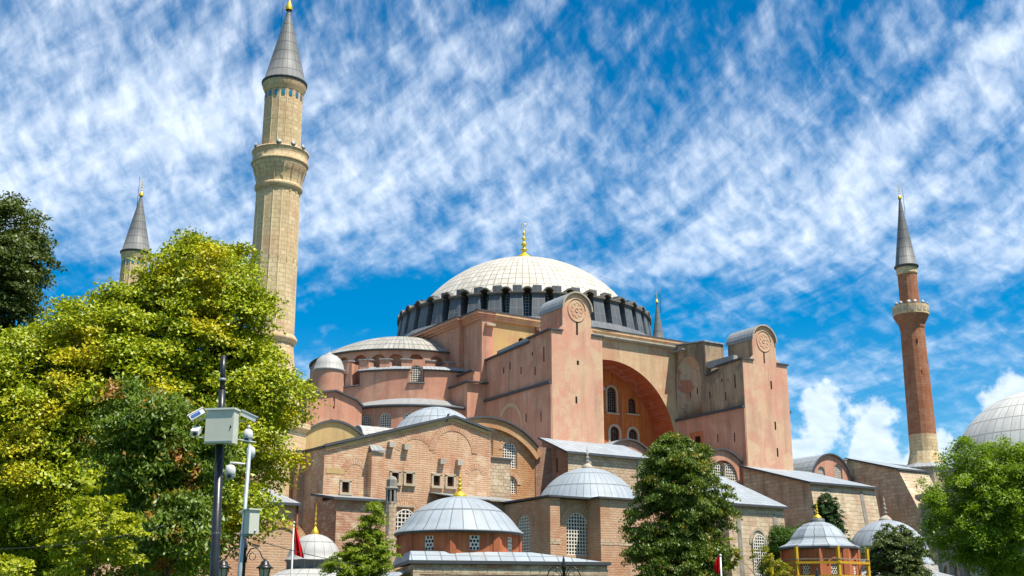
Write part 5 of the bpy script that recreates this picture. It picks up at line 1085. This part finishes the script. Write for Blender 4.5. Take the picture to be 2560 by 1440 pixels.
tree('horse_chestnut_tree','tall dark green chestnut tree standing in front of the right buttress','tree',1690,85,[(1700,1150,85,70,50,1.9),(1720,1130,85,45,35,1.4),(1650,1190,85,45,35,1.3),(1760,1200,85,45,50,1.4),(1700,1230,85,100,80,2.8),(1650,1310,85,75,75,2.3),(1740,1320,85,80,90,2.4),(1690,1410,85,110,70,3.0),(1790,1370,85,50,60,1.5),(1800,1250,85,25,35,.8)],2000,70,.52,.20,lf('chestnut_leaf',(.08,.145,.010),(.17,.23,.016),(.34,.27,.02),fcc=.0,trans=.3,nscale=.8),.3,6,asp=.42,droop=.5)
tree('young_tree','small bright green tree in front of the domed kiosk','tree',900,55,[(945,1275,55,13,25,.25),(935,1320,55,28,30,.5),(915,1365,55,50,35,.9),(900,1410,55,65,40,1.2),(880,1430,55,70,30,1.2),(950,1390,55,35,40,.7)],560,60,.25,.10,lf('bright_leaf',(.17,.28,.015),(.34,.40,.02),trans=.45),.07,4.5,asp=.6)
tree('bright_green_tree','large bright green tree at the right edge in front of the big pale dome','tree',2480,62,[(2440,1170,62,70,55,1.6),(2500,1160,62,50,45,1.4),(2375,1235,62,42,50,1.2),(2450,1260,62,100,90,2.2),(2530,1230,62,70,90,2.0),(2420,1330,62,85,60,2.0),(2520,1370,62,80,70,2.2),(2560,1300,62,80,130,2.4),(2560,1180,62,50,60,1.6),(2470,1400,62,60,40,1.5)],1700,70,.38,.12,lf('right_tree_leaf',(.17,.31,.008),(.32,.43,.012),(.13,.22,.01),trans=.42),.22,6,asp=.5,flat=.8)
tree('round_tree','dark olive round crowned tree in front of the low tomb dome','tree',2240,97,[(2240,1385,97,58,52,1.9),(2235,1345,97,36,32,1.2),(2285,1380,97,30,38,1.2),(2200,1390,97,30,36,1.1),(2240,1440,97,66,50,2.2)],1100,60,.34,.15,lf('olive_leaf',(.06,.10,.018),(.16,.20,.05),trans=.25),.18,3.6,asp=.5)
tree('pine_tree','bright green bushy pine beside the red kiosk','tree',1975,100,[(1980,1375,100,55,45,1.9),(2010,1350,100,40,28,1.3),(1950,1400,100,40,40,1.4)],620,70,.45,.30,lf('pine_needles',(.05,.13,.01),(.10,.19,.012),trans=.3),.2,5,asp=.14,up=.0,flat=1.0)
tree('cypress_tree','narrow dark green cypress against the tall stone buttress','tree',2080,112,[(2066,1250,112,18,22,.7),(2068,1270,112,24,34,.9),(2078,1290,112,24,40,.9),(2074,1310,112,31,50,1.1),(2088,1360,112,36,50,1.3),(2095,1420,112,42,50,1.5),(2045,1275,112,9,14,.3)],1500,50,.22,.15,lf('cypress_leaf',(.025,.07,.012),(.06,.13,.018),trans=.15),.2,8,asp=.3,up=.6)
tree('sapling','thin sapling with yellow tipped leaves beside the red kiosk','tree',1905,70,[(1905,1385,70,22,20,.5),(1925,1400,70,25,22,.5),(1935,1430,70,40,25,.7),(1890,1375,70,10,8,.3),(1830,1400,72,18,30,.4),(1820,1380,72,10,40,.3)],130,24,.18,.13,lf('sapling_leaf',(.20,.26,.015),(.42,.36,.02),trans=.45),.05,5.2,asp=.6)
